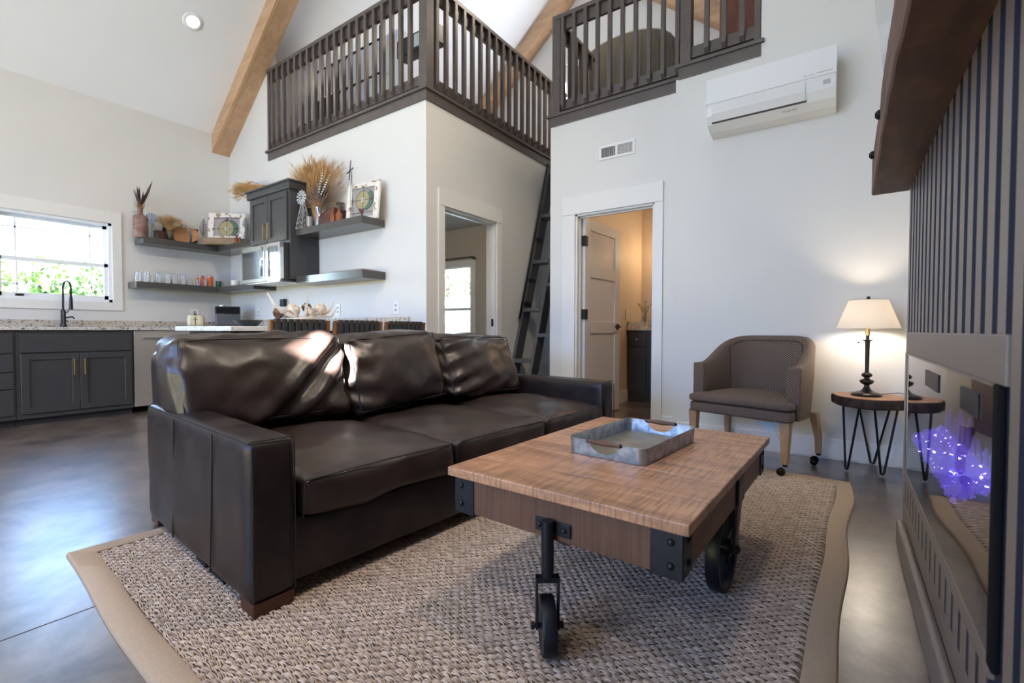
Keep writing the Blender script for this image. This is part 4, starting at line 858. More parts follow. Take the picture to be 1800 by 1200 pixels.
# base and arms and back
soft('base', -DS + .04, -.012, .06, LS - .06, .045, .275, .02, wr=.002, seed=1, n=(8, 22, 6), mat=leather2_m)
for y0, y1, sd in ((0, .152, 1), (LS - .152, LS, 2)):
    a = soft('arm', -DS, 0, y0, y1, .035, .548, .028, crown=(0, .006, .004), wr=.0028, seed=sd, n=(26, 6, 14), mat=leather2_m, wsc=3)
    ys_ = y0 - .004 if sd == 1 else y1 + .004
    for x in (-.30, -.72): G().tube([(x - .02, ys_, .05), (x, ys_, .30), (x + .015, ys_, .535)], .0022, 5).build('seam', seam_m, a)
    for y in (y0 + .012, y1 - .012): G().tube([(.001, y, .05), (.003, y, .3), (.001, y, .53)], .0026, 5).build('seam', seam_m, a)
    G().tube([(-DS + .03, y0 + .006 if sd == 1 else y1 - .006, .542), (-.5, y0 + .004 if sd == 1 else y1 - .004, .545), (-.012, y0 + .008 if sd == 1 else y1 - .008, .542)], .0028, 5).build('seam', seam_m, a)
    G().tube([(-.010, y0 + .012, .546), (-.008, y1 - .012, .546)], .0028, 5).build('seam', seam_m, a)
soft('back', -DS - .04, -DS + .16, .03, LS - .03, .30, .80, .035, crown=(0, 0, .01), wr=.003, seed=4, n=(5, 26, 10), mat=leather2_m, xf=lambda P: P + Vector((-.05 * (P.z - .3), 0, 0)))
for i, (y0, y1) in enumerate(((.158, .852), (.858, 1.532), (1.538, 2.182))):
    c = soft('seat_cushion', -.93, .012, y0, y1, .255, .405, .035, crown=(.012, .004, .045), wr=.009, seed=10 + i, n=(22, 18, 6), wsc=4)
    G().tube([(.004, y0 + .02, .392), (.016, (y0 + y1) / 2, .400), (.004, y1 - .02, .392)], .003, 5).build('piping', seam_m, c)
    G().tube([(.006, y0 + .008, .27), (.008, y0 + .008, .34), (.0, y0 + .012, .385)], .0026, 5).build('piping', seam_m, c)
def lean(z0, k, dx=0, tw=0, yc=0, ztw=0):
    def f(P):
        q = P.copy(); q.x -= k * (q.z - z0) - dx; q.x += tw * (q.y - yc); q.z += ztw * (q.y - yc); return q
    return f
def fold1(s2, nn): # deep diagonal folds on the right half of the first cushion
    d = s2.y * .9 - s2.z * .5
    return Vector((1, 0, 0)) * (s2.x > .5) * (.034 * math.exp(-((d - .22) / .10) ** 2) - .032 * math.exp(-((d - .44) / .08) ** 2) + .024 * math.exp(-((d - .66) / .07) ** 2) - .020 * math.exp(-((d - .86) / .06) ** 2))
def fold2(s2, nn):
    e = max(0, -s2.y - .4); return Vector((1, 0, 0)) * (s2.x > .5) * (.026 * math.sin(s2.z * 11 + s2.y * 4) * e - .004)
def fold3(s2, nn):
    e = max(0, .55 - s2.y * .9) * .5; return Vector((1, 0, 0)) * (s2.x > .5) * (.026 * math.sin(s2.z * 13 - s2.y * 7) * e)
cu = [('back_cushion', -.97, -.70, .012, .800, .455, .862, .06, (.05, .01, .02), .014, lean(.45, .28, 0, -.02, .4), fold1),
      ('back_cushion', -.97, -.70, .806, 1.46, .440, .868, .07, (.07, .01, .01), .010, lean(.45, .34, .02, 0, 1.1, .07), fold2),
      ('back_cushion', -.95, -.68, 1.475, 2.18, .440, .858, .07, (.06, .01, .015), .013, lean(.45, .40, .02, .03, 1.8, -.02), fold3)]
for i, (nm, x0, x1, y0, y1, z0, z1, r, cr, wr, xf, fd) in enumerate(cu):
    c = soft(nm, x0, x1, y0, y1, z0, z1, r, cr, wr, seed=20 + i, n=(10, 30, 18), xf=xf, fold=fd)
    ring_ = []
    for k in range(40):
        t_ = k / 40 * 4; s_ = int(t_); q = t_ - s_; ins = .028
        a, b_ = [(y0 + ins + (y1 - y0 - 2 * ins) * q, z0 + ins), (y1 - ins, z0 + ins + (z1 - z0 - 2 * ins) * q), (y1 - ins - (y1 - y0 - 2 * ins) * q, z1 - ins + .008), (y0 + ins, z1 - ins - (z1 - z0 - 2 * ins) * q)][s_]
        ring_.append(xf(Vector((x1 - .012, a, b_))) + Vector((.003 * math.sin(k), 0, .012 * cr[2] * 40 * (s_ == 2) * q * (1 - q) * 2)))
    G().tube(ring_, .0035, 6, closed=True).build('piping', seam_m, c)
for x, y in ((-.05, .012), (-.05, LS - .14), (-DS + .04, .02), (-DS + .04, LS - .14)): box('foot', footw_m, (x - .055, x + .045, y, y + .128, 0, .042), sofa, bevel=.004)
random.seed(9)
for cx, w_ in ((-.52, .09), (-.36, .12)):
    g = G()
    for k in range(12):
        x = cx + (k / 11 - .5) * w_; g.hull([(x - .006, .03, .0), (x + .006, .03, .0), (x + .006, .04, .002), (x - .006, .04, .002)], [(x - .007, .02 + random.uniform(0, .01), .04), (x + .007, .02, .04), (x + .007, .045, .04), (x - .007, .045, .04)])
    g.build('torn_dust_cover', M('black_gauze', (.008, .008, .012), .9), sofa, label='torn black lining hanging under the near arm')
# ---------------------------------------------------------------- coffee table
tb = thing('coffee_table', 'rustic plank coffee table styled as a factory cart with black iron wheels', 'coffee table', (-1.04, 1.116, 0), math.radians(-1.8))
TW, TL = .762, 1.125
js = [0, .182, .372, .485, .71, .825, .97, TL]
random.seed(21)
for a, b_ in zip(js[:-1], js[1:]):
    G().box(0, TW, a + .0018, b_ - .0018, .421 + random.uniform(-.0012, 0), .449 + random.uniform(-.0015, .0008)).build('plank', tabletop_m, tb, bevel=.0035, seg=2)
box('apron', apron_m, (.022, TW - .022, .022, .044, .308, .421), tb, bevel=.002); box('apron', apron_m, (.022, TW - .022, TL - .044, TL - .022, .308, .421), tb, bevel=.002)
apside = wood('table_apron_side', (.26, .125, .06), (.12, .055, .028), 2.2, (9, 1.2, 9), .5, .3)
box('apron', apside, (.022, .044, .044, TL - .044, .308, .421), tb, bevel=.002); box('apron', apside, (TW - .044, TW - .022, .044, TL - .044, .308, .421), tb, bevel=.002)
box('underside', apside, (.044, TW - .044, .044, TL - .044, .40, .42), tb)
bm_ = M('bracket_black', (.014, .017, .026), .42, .4, noise_=60, col2=(.010, .012, .018), bump=(90, .2, .001))
for cx in (0, 1):
    for cy in (0, 1):
        x0 = .018 if cx == 0 else TW - .018; y0 = .018 if cy == 0 else TL - .018; sx = 1 if cx == 0 else -1; sy = 1 if cy == 0 else -1
        g = G()
        g.box(*sorted((x0, x0 + sx * .078)), *sorted((y0, y0 + sy * .004)), .304, .4205).box(*sorted((x0, x0 + sx * .004)), *sorted((y0 + sy * .004, y0 + sy * .078)), .304, .4205)
        br = g.build('corner_bracket', bm_, tb, bevel=.0015)
        for z in (.335, .392):
            G().lathe([(.0095, 0), (.009, .003), (.004, .0065), (.0005, .007)], seg=10, M4=Matrix.Translation((x0 + sx * .028, y0, z)) @ Matrix.Rotation(PI / 2 * sy, 4, 'X')).build('bolt', bm_, br, smooth=True)
            G().lathe([(.0095, 0), (.009, .003), (.004, .0065), (.0005, .007)], seg=10, M4=Matrix.Translation((x0, y0 + sy * .045, z)) @ Matrix.Rotation(-PI / 2 * sx, 4, 'Y')).build('bolt', bm_, br, smooth=True)
def caster(y, s_):
    c = G(); x = .385; SW = Matrix.Translation((x, y - s_ * .022, 0)) @ Matrix.Rotation(math.radians(40), 4, 'Z') @ Matrix.Translation((-x, -(y - s_ * .022), 0))
    c.box(x - .052, x + .062, *sorted((y, y + s_ * -.006)), .325, .363)
    br = c.build('caster_bracket', bm_, tb, bevel=.0015)
    for dx in (-.038, .042): G().lathe([(.009, 0), (.008, .004), (.004, .007), (.0005, .0075)], seg=8, M4=Matrix.Translation((x + dx, y - s_ * .006, .344)) @ Matrix.Rotation(PI / 2 * s_, 4, 'X')).build('bolt', bm_, br)
    yc = y - s_ * .022
    G().tube([(x, yc, .215), (x, yc, .368)], .0175, 18).build('caster_post', bm_, tb, smooth=True, auto=40)
    f = G(); f.box(x - .033, x + .033, yc - .014, yc + .014, .200, .214)
    for sx in (-1, 1): f.box(*sorted((x + sx * .033, x + sx * .027)), yc - .013, yc + .013, .070, .214)
    f.v = [SW @ Vector(p) for p in f.v]
    fk_ = f.build('caster_fork', bm_, tb, bevel=.002)
    WMx = SW @ Matrix.Translation((x, yc, .077)) @ Matrix.Rotation(PI / 2, 4, 'Y')
    prof = [(.020, -.017), (.060, -.017), (.064, -.019), (.075, -.019), (.0775, -.014), (.0775, .014), (.075, .019), (.064, .019), (.060, .006), (.020, .006), (.016, .019), (.0, .019)]
    G().lathe(prof, seg=36, M4=WMx, cap=True).build('wheel', bm_, tb, smooth=True, auto=35)
    G().tube([SW @ Vector((x - .045, yc, .077)), SW @ Vector((x + .045, yc, .077))], .007, 8).build('axle', bm_, fk_)
    for sx in (-1, 1): G().lathe([(.011, 0), (.011, .008)], seg=6, M4=SW @ Matrix.Translation((x + sx * .036 - (.008 if sx < 0 else 0), yc, .077)) @ Matrix.Rotation(PI / 2, 4, 'Y')).build('axle_nut', bm_, fk_)
caster(.022, 1); caster(TL - .022, -1)
for sx, x in ((1, TW - .070), (-1, .070)):
    y = .640; R0 = .148
    Wx = Matrix.Translation((x, y, R0)) @ Matrix.Rotation(PI / 2, 4, 'Y')
    rim = [(R0 - .016, -.020), (R0 - .002, -.022), (R0, -.018), (R0, .018), (R0 - .002, .022), (R0 - .016, .020), (R0 - .020, 0)]
    G().lathe(rim + [rim[0]], seg=48, M4=Wx, cap=False).build('cart_wheel', bm_, tb, smooth=True, auto=35)
    wh = G().lathe([(.012, -.03), (.030, -.026), (.030, .026), (.012, .03)], seg=20, M4=Wx).build('wheel_hub', bm_, tb, smooth=True, auto=35)
    for k in range(6):
        a = k * PI / 3 + .2; d = Vector((0, math.cos(a), math.sin(a)))
        c0 = Vector((x, y, R0)); G().tube([c0 + d * .025, c0 + d * (R0 - .014)], [.013, .009], 8).build('spoke', bm_, wh)
    # hanger plate over the apron and fork arms down to the axle
    ax = x + sx * .036
    G().box(*sorted((TW / 2 + sx * (TW / 2 - .021), TW / 2 + sx * (TW / 2 - .012))), y - .045, y + .045, .312, .398).build('hanger_plate', bm_, tb, bevel=.002)
    ha = G().hull([(ax - .004, y - .02, R0 - .02), (ax + .004, y - .02, R0 - .02), (ax + .004, y + .02, R0 - .02), (ax - .004, y + .02, R0 - .02)], [(TW / 2 + sx * (TW / 2 - .014) - .004, y - .036, .385), (TW / 2 + sx * (TW / 2 - .014) + .004, y - .036, .385), (TW / 2 + sx * (TW / 2 - .014) + .004, y + .036, .385), (TW / 2 + sx * (TW / 2 - .014) - .004, y + .036, .385)]).build('hanger_arm', bm_, tb, bevel=.002)
    G().tube([(x - .04, y, R0), (x + .05 * sx if sx > 0 else x + .04, y, R0)], .009, 8).build('axle', bm_, ha)
    G().lathe([(.014, 0), (.014, .01), (.006, .016)], seg=10, M4=Matrix.Translation((ax + sx * .004, y, R0)) @ Matrix.Rotation(PI / 2 * sx, 4, 'Y')).build('axle_nut', bm_, ha)
# ---------------------------------------------------------------- tray on the table
tr_ = thing('serving_tray', 'galvanised metal tray with turned wood handles on the coffee table', 'tray', (-.809, 1.507, .4505), math.radians(-5.0))
TWx, TLy, TH, RC = .292, .478, .056, .03
per = []
def arc_(cx, cy, a0): return [(cx + RC * math.cos(a0 + PI / 2 * k / 6), cy + RC * math.sin(a0 + PI / 2 * k / 6)) for k in range(7)]
for q in (arc_(TWx - RC, RC, -PI / 2), arc_(TWx - RC, TLy - RC, 0), arc_(RC, TLy - RC, PI / 2), arc_(RC, RC, PI)): per += q
pp = []
for i in range(len(per)):
    a, b_ = Vector(per[i]), Vector(per[(i + 1) % len(per)]); n_ = max(1, int((b_ - a).length / .008))
    pp += [a.lerp(b_, k / n_) for k in range(n_)]
g = G(); rows = []
for i in list(range(len(pp))) + [0]:
    p = pp[i]; h = TH
    if p.y < .002 or p.y > TLy - .002:
        d = abs(p.x - TWx / 2)
        if d < .056: h = TH - .002 - math.sqrt(max(0, 1 - (d / .056) ** 2)) * .040
    c_ = Vector((min(max(p.x, RC), TWx - RC), min(max(p.y, RC), TLy - RC))); nn = (p - c_).normalized() if (p - c_).length > 1e-6 else Vector((0, 0))
    fx = .004 * h / TH
    po = p + nn * fx; pi_ = p + nn * (fx - .0022); pb = p - nn * .0022
    rows.append([(p.x, p.y, 0), (po.x, po.y, h - .001), (po.x * .5 + pi_.x * .5, po.y * .5 + pi_.y * .5, h), (pi_.x, pi_.y, h - .001), (pb.x, pb.y, .002)])
g.sheet(rows); g.build('rim', galv_m, tr_, smooth=True, auto=50)
G().prism([(p.x * .992 + .001, p.y * .995 + .001) for p in pp], 2, .0005, .003).build('bottom', galvin_m, tr_)
for y in (.0, TLy):
    y_ = y - .0025 if y == 0 else y + .0025
    g = G(); n_ = 14
    ptsr = [((TWx / 2 - .062 + .124 * k / n_), y_, TH - .004) for k in range(n_ + 1)]; rr = [.0085 if k in (0, n_) else (.0068 if k in (1, n_ - 1) else .0062 + .0035 * math.sin(PI * k / n_) ** 2) for k in range(n_ + 1)]
    h_ = g.tube(ptsr, rr, 12).build('handle', wood('handle_wood', (.16, .075, .045), (.08, .035, .022), 6, (1, 8, 8), .5, .2), tr_, smooth=True, auto=60)
    G().tube([(TWx / 2 - .068, y_, TH - .004), (TWx / 2 + .068, y_, TH - .004)], .0022, 6).build('handle_wire', black_m, tr_)
    for sx in (-1, 1): G().ball((TWx / 2 + sx * .066, y_, TH - .004), .0048, 8).build('rivet', black_m, tr_)
# ---------------------------------------------------------------- armchair
def tweed():
    mt = bpy.data.materials.new('tweed'); mt.use_nodes = True; n = mt.node_tree.nodes; L = mt.node_tree.links; b = n['Principled BSDF']
    tc = n.new('ShaderNodeTexCoord'); sp = n.new('ShaderNodeSeparateXYZ'); L.new(tc.outputs['Object'], sp.inputs[0])
    def wave(out, f):
        a = n.new('ShaderNodeMath'); a.operation = 'MULTIPLY'; a.inputs[1].default_value = f; L.new(out, a.inputs[0]); s_ = n.new('ShaderNodeMath'); s_.operation = 'SINE'; L.new(a.outputs[0], s_.inputs[0]); return s_.outputs[0]
    ad = n.new('ShaderNodeMath'); L.new(sp.outputs[0], ad.inputs[0]); L.new(sp.outputs[1], ad.inputs[1])
    ad2 = n.new('ShaderNodeMath'); L.new(sp.outputs[2], ad2.inputs[0]); m5 = n.new('ShaderNodeMath'); m5.operation = 'MULTIPLY'; m5.inputs[1].default_value = .55; L.new(sp.outputs[1], m5.inputs[0]); L.new(m5.outputs[0], ad2.inputs[1])
    w1 = wave(ad.outputs[0], 350); w2 = wave(ad2.outputs[0], 420)
    mu = n.new('ShaderNodeMath'); mu.operation = 'MULTIPLY'; L.new(w1, mu.inputs[0]); L.new(w2, mu.inputs[1])
    r = n.new('ShaderNodeValToRGB'); mr = n.new('ShaderNodeMapRange'); L.new(mu.outputs[0], mr.inputs[0]); mr.inputs[1].default_value = -1; L.new(mr.outputs[0], r.inputs[0])
    r.color_ramp.elements[0].position = .3; r.color_ramp.elements[1].position = .62; r.color_ramp.elements[0].color = (.030, .018, .013, 1); r.color_ramp.elements[1].color = (.21, .150, .115, 1)
    L.new(r.outputs[0], b.inputs['Base Color']); b.inputs['Roughness'].default_value = .8
    bp = n.new('ShaderNodeBump'); L.new(mu.outputs[0], bp.inputs['Height']); bp.inputs['Strength'].default_value = .5; bp.inputs['Distance'].default_value = .002; L.new(bp.outputs[0], b.inputs['Normal'])
    return mt
tweed_m = tweed()
# local frame: +x to the viewer's right, +y toward the back
ch = thing('armchair', 'brown tweed barrel armchair with oak legs on casters, against the back wall', 'armchair', (-.545, 3.405, 0), math.radians(-15))
W2 = .335; DB = .515
path = []
dn = []
for k in range(601):
    a = PI * k / 600; dn.append(Vector((-math.copysign(abs(math.cos(a)) ** .62, math.cos(a)) * W2, .03 + (DB - .03) * abs(math.sin(a)) ** .72)))
cl_ = [0]
for k in range(600): cl_.append(cl_[-1] + (dn[k + 1] - dn[k]).length)
for k in range(49):
    L_ = cl_[-1] * k / 48; j = max(i for i in range(601) if cl_[i] <= L_ + 1e-9); path.append((dn[j].x, dn[j].y, 0))
rows = []; TH_ = .068
for i, (x, y, a) in enumerate(path):
    p = Vector((x, y)); pa = Vector(path[max(0, i - 1)][:2]); pb = Vector(path[min(48, i + 1)][:2]); d = (pb - pa).normalized(); nn = Vector((-d.y, d.x))
    if nn.dot(p - Vector((0, .28))) < 0: nn = -nn
    yy = y / DB; f = max(0, (yy - .14) / .86); f = f * f * (3 - 2 * f)
    top = .668 + (.855 - .668) * f; fl = .026 * (top - .33) / .5 * min(1, yy * 1.3)
    o0 = p; o1 = p + nn * fl; i1 = o1 - nn * TH_; i0 = p - nn * (TH_ + .004)
    zb = .335
    rows.append([(o0.x, o0.y, zb), (o0.x * .5 + o1.x * .5 + nn.x * .004, o0.y * .5 + o1.y * .5 + nn.y * .004, (zb + top) / 2), (o1.x, o1.y, top - .022), (o1.x - nn.x * .012, o1.y - nn.y * .012, top - .004), ((o1.x + i1.x) / 2, (o1.y + i1.y) / 2, top), (i1.x + nn.x * .012, i1.y + nn.y * .012, top - .004), (i1.x, i1.y, top - .022), (i1.x * .5 + i0.x * .5, i1.y * .5 + i0.y * .5, (zb + top) / 2), (i0.x, i0.y, zb)])
g = G(); g.sheet(rows); k = len(g.v) - 9
g.f += [tuple(range(9))[::-1], tuple(range(k, k + 9))]
g.build('barrel_back', tweed_m, ch, smooth=True, auto=60)
# piped inner back pad: the inner surface offset inward
rows2 = []
for i in range(12, 37):
    R = rows[i]; x, y, a = path[i]; c_ = Vector((0, .25)); e = math.sin(PI * (i - 12) / 24) ** .3; rr = []
    for j in range(8):
        q = j / 7; k8, k7, k6 = Vector(R[8]), Vector(R[7]), Vector(R[6]); zt = R[4][2] - .035; z = .42 + (zt - .42) * q
        p = k8.lerp(k6, (z - .335) / (R[6][2] - .335)); d = (Vector((p.x, p.y)) - c_).normalized() * (.004 + .016 * e * math.sin(PI * min(.97, .15 + q * .85)) ** .6)
        rr.append((p.x - d.x, p.y - d.y, z))
    rows2.append(rr)
G().sheet(rows2).build('inner_back', tweed_m, ch, smooth=True)
pts_ = [rows2[0][j] for j in range(8)] + [rows2[i][7] for i in range(1, 24)] + [rows2[24][7 - j] for j in range(0, 8)]
G().tube(pts_, .004, 6).build('piping', M('piping_brown', (.05, .035, .03), .8), ch, smooth=True)
for sx in (-1, 1):
    x = sx * W2; G().box(*sorted((x + sx * .012, x - sx * .066)), .012, .05, .345, .664).build('arm_front', tweed_m, ch, bevel=.010, seg=3)
def seatx(P):
    q = P.copy(); k = min(1, max(0, (q.y - .0) / .08)); q.x *= 1 - .16 * k; q.y = min(q.y, .40); return q
soft('seat_cushion', -.338, .338, -.085, .50, .395, .455, .028, crown=(0, 0, .032), wr=.002, seed=33, n=(16, 14, 5), mat=tweed_m, parent=ch, xf=seatx)
soft('seat_rail', -.332, .332, -.075, .50, .325, .400, .014, crown=(0, 0, 0), wr=.001, seed=34, n=(14, 12, 4), mat=tweed_m, parent=ch, xf=seatx)
cast_m = M('caster_brass_black', (.02, .016, .010), .15, .8)
for i, (x, y, curve) in enumerate(((-.31, -.03, 0), (.285, -.03, 0), (-.27, .40, 1), (.30, .40, 1))):
    if not curve:
        l_ = G().hull([(x - .017, y - .017, .072), (x + .017, y - .017, .072), (x + .017, y + .017, .072), (x - .017, y + .017, .072)], [(x - .030, y - .028, .338), (x + .030, y - .028, .338), (x + .030, y + .028, .338), (x - .030, y + .028, .338)]).build('leg', oak_m, ch, bevel=.004)
        bx_, by_ = x, y
    else:
        ptsl = [(x, y + .0, .345), (x + .01 * (1 if x > 0 else -1), y - .005 + .02, .26), (x + .02 * (1 if x > 0 else -1), y + .03, .17), (x + .02 * (1 if x > 0 else -1), y + .035, .072)]
        g = G(); rings = []
        for (a, b_, c_), h_ in zip(ptsl, (.030, .024, .021, .018)): rings.append([(a - h_ * .8, b_ - h_, c_), (a + h_ * .8, b_ - h_, c_), (a + h_ * .8, b_ + h_, c_), (a - h_ * .8, b_ + h_, c_)])
        for r0, r1 in zip(rings[1:], rings[:-1]): g.hull(r0, r1)
        l_ = g.build('leg', oak_m, ch); bx_, by_ = ptsl[-1][:2]
    cs = G().lathe([(.013, .058), (.016, .066), (.011, .076)], (bx_, by_, 0), 12).build('caster', cast_m, ch, smooth=True)
    G().ball((bx_ - .022, by_ - .012, .024 + (FZ if curve else 0) * 1.0), .024, 14).build('caster_ball', cast_m, cs, smooth=True)
    G().lathe([(.026, -.004), (.026, .004)], seg=16, M4=Matrix.Translation((bx_ - .020, by_ - .010, .026)) @ Matrix.Rotation(.9, 4, 'X')).build('caster_hood', cast_m, cs)
G().add([(.06, .05, .326), (.24, .02, .326), (.20, .06, .27), (.17, .03, .235), (.10, .05, .29)], [(0, 1, 2), (0, 2, 4), (4, 2, 3)]).build('loose_lining', M('pale_lining', (.50, .62, .62), .8), ch, label='pale blue-green lining cloth sagging under the seat')
# ---------------------------------------------------------------- side table
stb = thing('side_table', 'live-edge wood slab side table on black hairpin legs beside the ribbed wall', 'side table', (.15, 3.765, FZ))
random.seed(4); n_ = 48
prof_ = [(1 + .035 * math.sin(3 * a + .5) + .02 * math.sin(7 * a) + random.uniform(-.012, .012)) for a in [2 * PI * k / n_ for k in range(n_)]]
def slabring(rx, ry, z, jit=0): return [(rx * prof_[k] * math.cos(2 * PI * k / n_), ry * prof_[k] * math.sin(2 * PI * k / n_), z) for k in range(n_)]
rgs = [slabring(.195, .195, .425), slabring(.206, .205, .434), slabring(.208, .207, .470), slabring(.204, .203, .485)]
g = G(); g.v = [p for r_ in rgs for p in r_]; g.f = [(i * n_ + k, i * n_ + (k + 1) % n_, (i + 1) * n_ + (k + 1) % n_, (i + 1) * n_ + k) for i in range(3) for k in range(n_)]
g.f.append(tuple(range(n_))[::-1]); g.build('bark_edge', bark_m, stb)
g = G().prism([p[:2] for p in slabring(.200, .199, 0)], 2, .480, .4885); g.build('slab', slab_m, stb, bevel=.002)
def hairpin(px, py, top):
    (ax, ay), (bx_, by_) = top; b0 = Vector((px, py, .012)); pts_ = [Vector((ax, ay, .425))]
    A3, B3 = Vector((ax, ay, .425)), Vector((bx_, by_, .425)); sd = (B3 - A3).normalized() * .011
    pts_ += [b0 - sd + Vector((0, 0, .016)), b0 - sd * .7 + Vector((0, 0, .004)), b0, b0 + sd * .7 + Vector((0, 0, .004)), b0 + sd + Vector((0, 0, .016)), B3]
    G().tube(pts_, .0065, 8).build('hairpin_leg', black_m, stb, smooth=True, auto=50)
hairpin(-.118, -.056, ((-.142, -.02), (-.06, -.12))); hairpin(.063, -.073, ((.015, -.145), (.13, -.07))); hairpin(.023, .195, ((-.06, .13), (.11, .12)))
# ---------------------------------------------------------------- table lamp
lp = thing('table_lamp', 'lit table lamp with a black turned base and white cone shade on the slab table', 'lamp', (.128, 3.755, .477))
lm = M('lamp_bronze', (.018, .014, .012), .3, .5)
G().lathe([(.001, 0), (.080, 0), (.083, .008), (.078, .016), (.055, .024), (.030, .032), (.018, .050), (.014, .062), (.016, .070), (.030, .078), (.039, .090), (.036, .100), (.016, .108), (.014, .116), (.027, .124), (.030, .134), (.024, .142), (.012, .150), (.0105, .16), (.0125, .30), (.014, .345), (.026, .352), (.028, .356), (.010, .360), (.009, .385)], seg=32).build('base', lm, lp, smooth=True, auto=45)
G().tube([(0, 0, .385), (0, 0, .43)], .013, 10).build('socket', brass_m, lp); G().ball((0, 0, .475), .028, 12).build('bulb', M('lamp_bulb', (1, .8, .55), .5, emit=((1, .93, .84), 130)), lp, smooth=True)
sh = bpy.data.materials.new('lamp_shade'); sh.use_nodes = True; n = sh.node_tree.nodes; L = sh.node_tree.links
b = n['Principled BSDF']; b.inputs['Base Color'].default_value = (.88, .85, .80, 1); b.inputs['Roughness'].default_value = .9
tl = n.new('ShaderNodeBsdfTranslucent'); tl.inputs['Color'].default_value = (1.0, .94, .86, 1); mx = n.new('ShaderNodeMixShader'); mx.inputs[0].default_value = .55
L.new(b.outputs[0], mx.inputs[1]); L.new(tl.outputs[0], mx.inputs[2]); L.new(mx.outputs[0], n['Material Output'].inputs[0])
G().lathe([(.165, .428), (.1665, .428), (.103, .608), (.1015, .608), (.165, .428)], seg=48, cap=False).build('shade', sh, lp, smooth=True, auto=50)
for r_, z in ((.1655, .428), (.102, .608)): G().tube([(r_ * math.cos(2 * PI * k / 40), r_ * math.sin(2 * PI * k / 40), z) for k in range(40)], .0018, 5, closed=True).build('shade_ring', M('shade_trim', (.6, .52, .42), .8), lp)
for a in (0, 2 * PI / 3, 4 * PI / 3): G().tube([(0, 0, .60), (.102 * math.cos(a), .102 * math.sin(a), .606)], .0015, 5).build('spider', brass_m, lp)
G().lathe([(.004, .595), (.004, .618), (.009, .420), (.010, .627), (.006, .632), (.001, .634)], seg=12).build('finial', lm, lp, smooth=True)
G().tube([(-.01, -.01, .412), (-.045, -.02, .412), (-.046, -.02, .40), (-.046, -.02, .345)], .0012, 5).build('pull_chain', brass_m, lp); G().ball((-.046, -.02, .34), .006, 8).build('pull_knob', lm, lp)
light('table_lamp_glow', 'POINT', (.128, 3.755, .477 + .50), 12, (1, .79, .56), shadow_soft_size=.03)
cd = G().tube([(.20, 3.80, .486), (.30, 3.86, .497), (.37, 3.94, .47), (.38, 3.965, .2), (.36, 3.96, .02)], .0025, 6); prop(cd.build('lamp_cord', M('cord_brown', (.06, .05, .045), .5), smooth=True), 'thin brown lamp cord running off the back of the slab table', 'cord')
random.seed(8); pts_ = [(-.30 + .82 * k / 20, 3.945 + .022 * math.sin(k * 1.7), FZ + .006 + .012 * abs(math.sin(k * .9))) for k in range(21)]
prop(G().tube([(-.42, 3.965, .22), (-.38, 3.965, .10), (-.33, 3.96, .03)] + pts_, .002, 5).build('clear_cord', M('clear_cord', (.6, .6, .6), .2), smooth=True), 'thin pale cord trailing along the baseboard behind the armchair and side table', 'cord')
# ---------------------------------------------------------------- small things on the shelves
SZ = 1.9425; SX = -6.62
random.seed(12)
def plume(g, base, tip, w_, n=9):
    "a feather: quill with a tapering vane"
    base, tip = Vector(base), Vector(tip); d = tip - base; sd = d.cross(Vector((.3, -1, .1))).normalized(); L0 = []; R0 = []
    for k in range(n + 1):
        q = k / n; p = base + d * q + Vector((0, 0, -.02 * q * q)); ww = w_ * math.sin(PI * min(1, q * .95 + .05)) ** .7 * random.uniform(.75, 1.1)
        L0.append(p + sd * ww); R0.append(p - sd * ww)
    for k in range(n): g.add([L0[k], L0[k + 1], R0[k + 1], R0[k]], [(0, 1, 2, 3)])
def stalks(g, base, n, h, spread, r=.0012, head=.06, lean_=(0, 0), hr=.005):
    base = Vector(base)
    for _ in range(n):
        a = random.uniform(0, 2 * PI); s_ = spread * random.random() ** .5; hh = h * random.uniform(.8, 1)
        tip = base + Vector((math.cos(a) * s_ + lean_[0], math.sin(a) * s_ * .5 + lean_[1], hh)); mid = base + (tip - base) * .5 + Vector((-math.cos(a) * s_ * .15, 0, hh * .08))
        g.tube([base, mid, tip], r, 3, cap=False); d = (tip - mid).normalized(); g.tube([tip - d * head * .5, tip, tip + d * head * .6], [.001, hr, .0004], 4, cap=False)
        for _k in range(5):
            e = Vector((random.uniform(-1, 1), random.uniform(-.6, .6), random.uniform(.2, 1))).normalized(); g.tube([tip + d * random.uniform(-.02, .02), tip + (d * .7 + e * .5).normalized() * head * random.uniform(1, 1.9)], [.0009, .0003], 3, cap=False)
jug_m = M('rust_stoneware', (.30, .19, .15), .7, noise_=18, col2=(.20, .10, .07), bump=(40, .3, .002))
t = thing('clay_bottle', 'tall mottled brown clay bottle of dark dried feathers, first on the upper left shelf', 'vase', (SX, 1.99, SZ))
G().lathe([(.001, 0), (.066, 0), (.070, .01), (.070, .22), (.064, .245), (.032, .262), (.025, .275), (.025, .33), (.029, .335), (.024, .337)], seg=24).build('bottle', jug_m, t, smooth=True, auto=60)
g = G()
for k in range(16):
    a = random.uniform(-1, 1); plume(g, (0, 0, .32), (.03 * random.uniform(-1, 1), a * .10, .52 + random.uniform(0, .10)), .013)
for k in range(4): plume(g, (0, .01, .35), (.0, .10 + .008 * k, .60 + .035 * k), .022)
g.build('feathers', feather_m, t, kind='stuff')
g = G()
for k in range(120): a = random.uniform(0, 6.28); r_ = random.uniform(.01, .055); g.tube([(r_ * .4 * math.cos(a), r_ * .4 * math.sin(a), .33), (r_ * math.cos(a), r_ * math.sin(a), .37 + random.uniform(-.03, .04))], [.002, .0005], 3, cap=False)
g.build('fluff', M('fluff_tan', (.36, .20, .08), .9), t, kind='stuff')
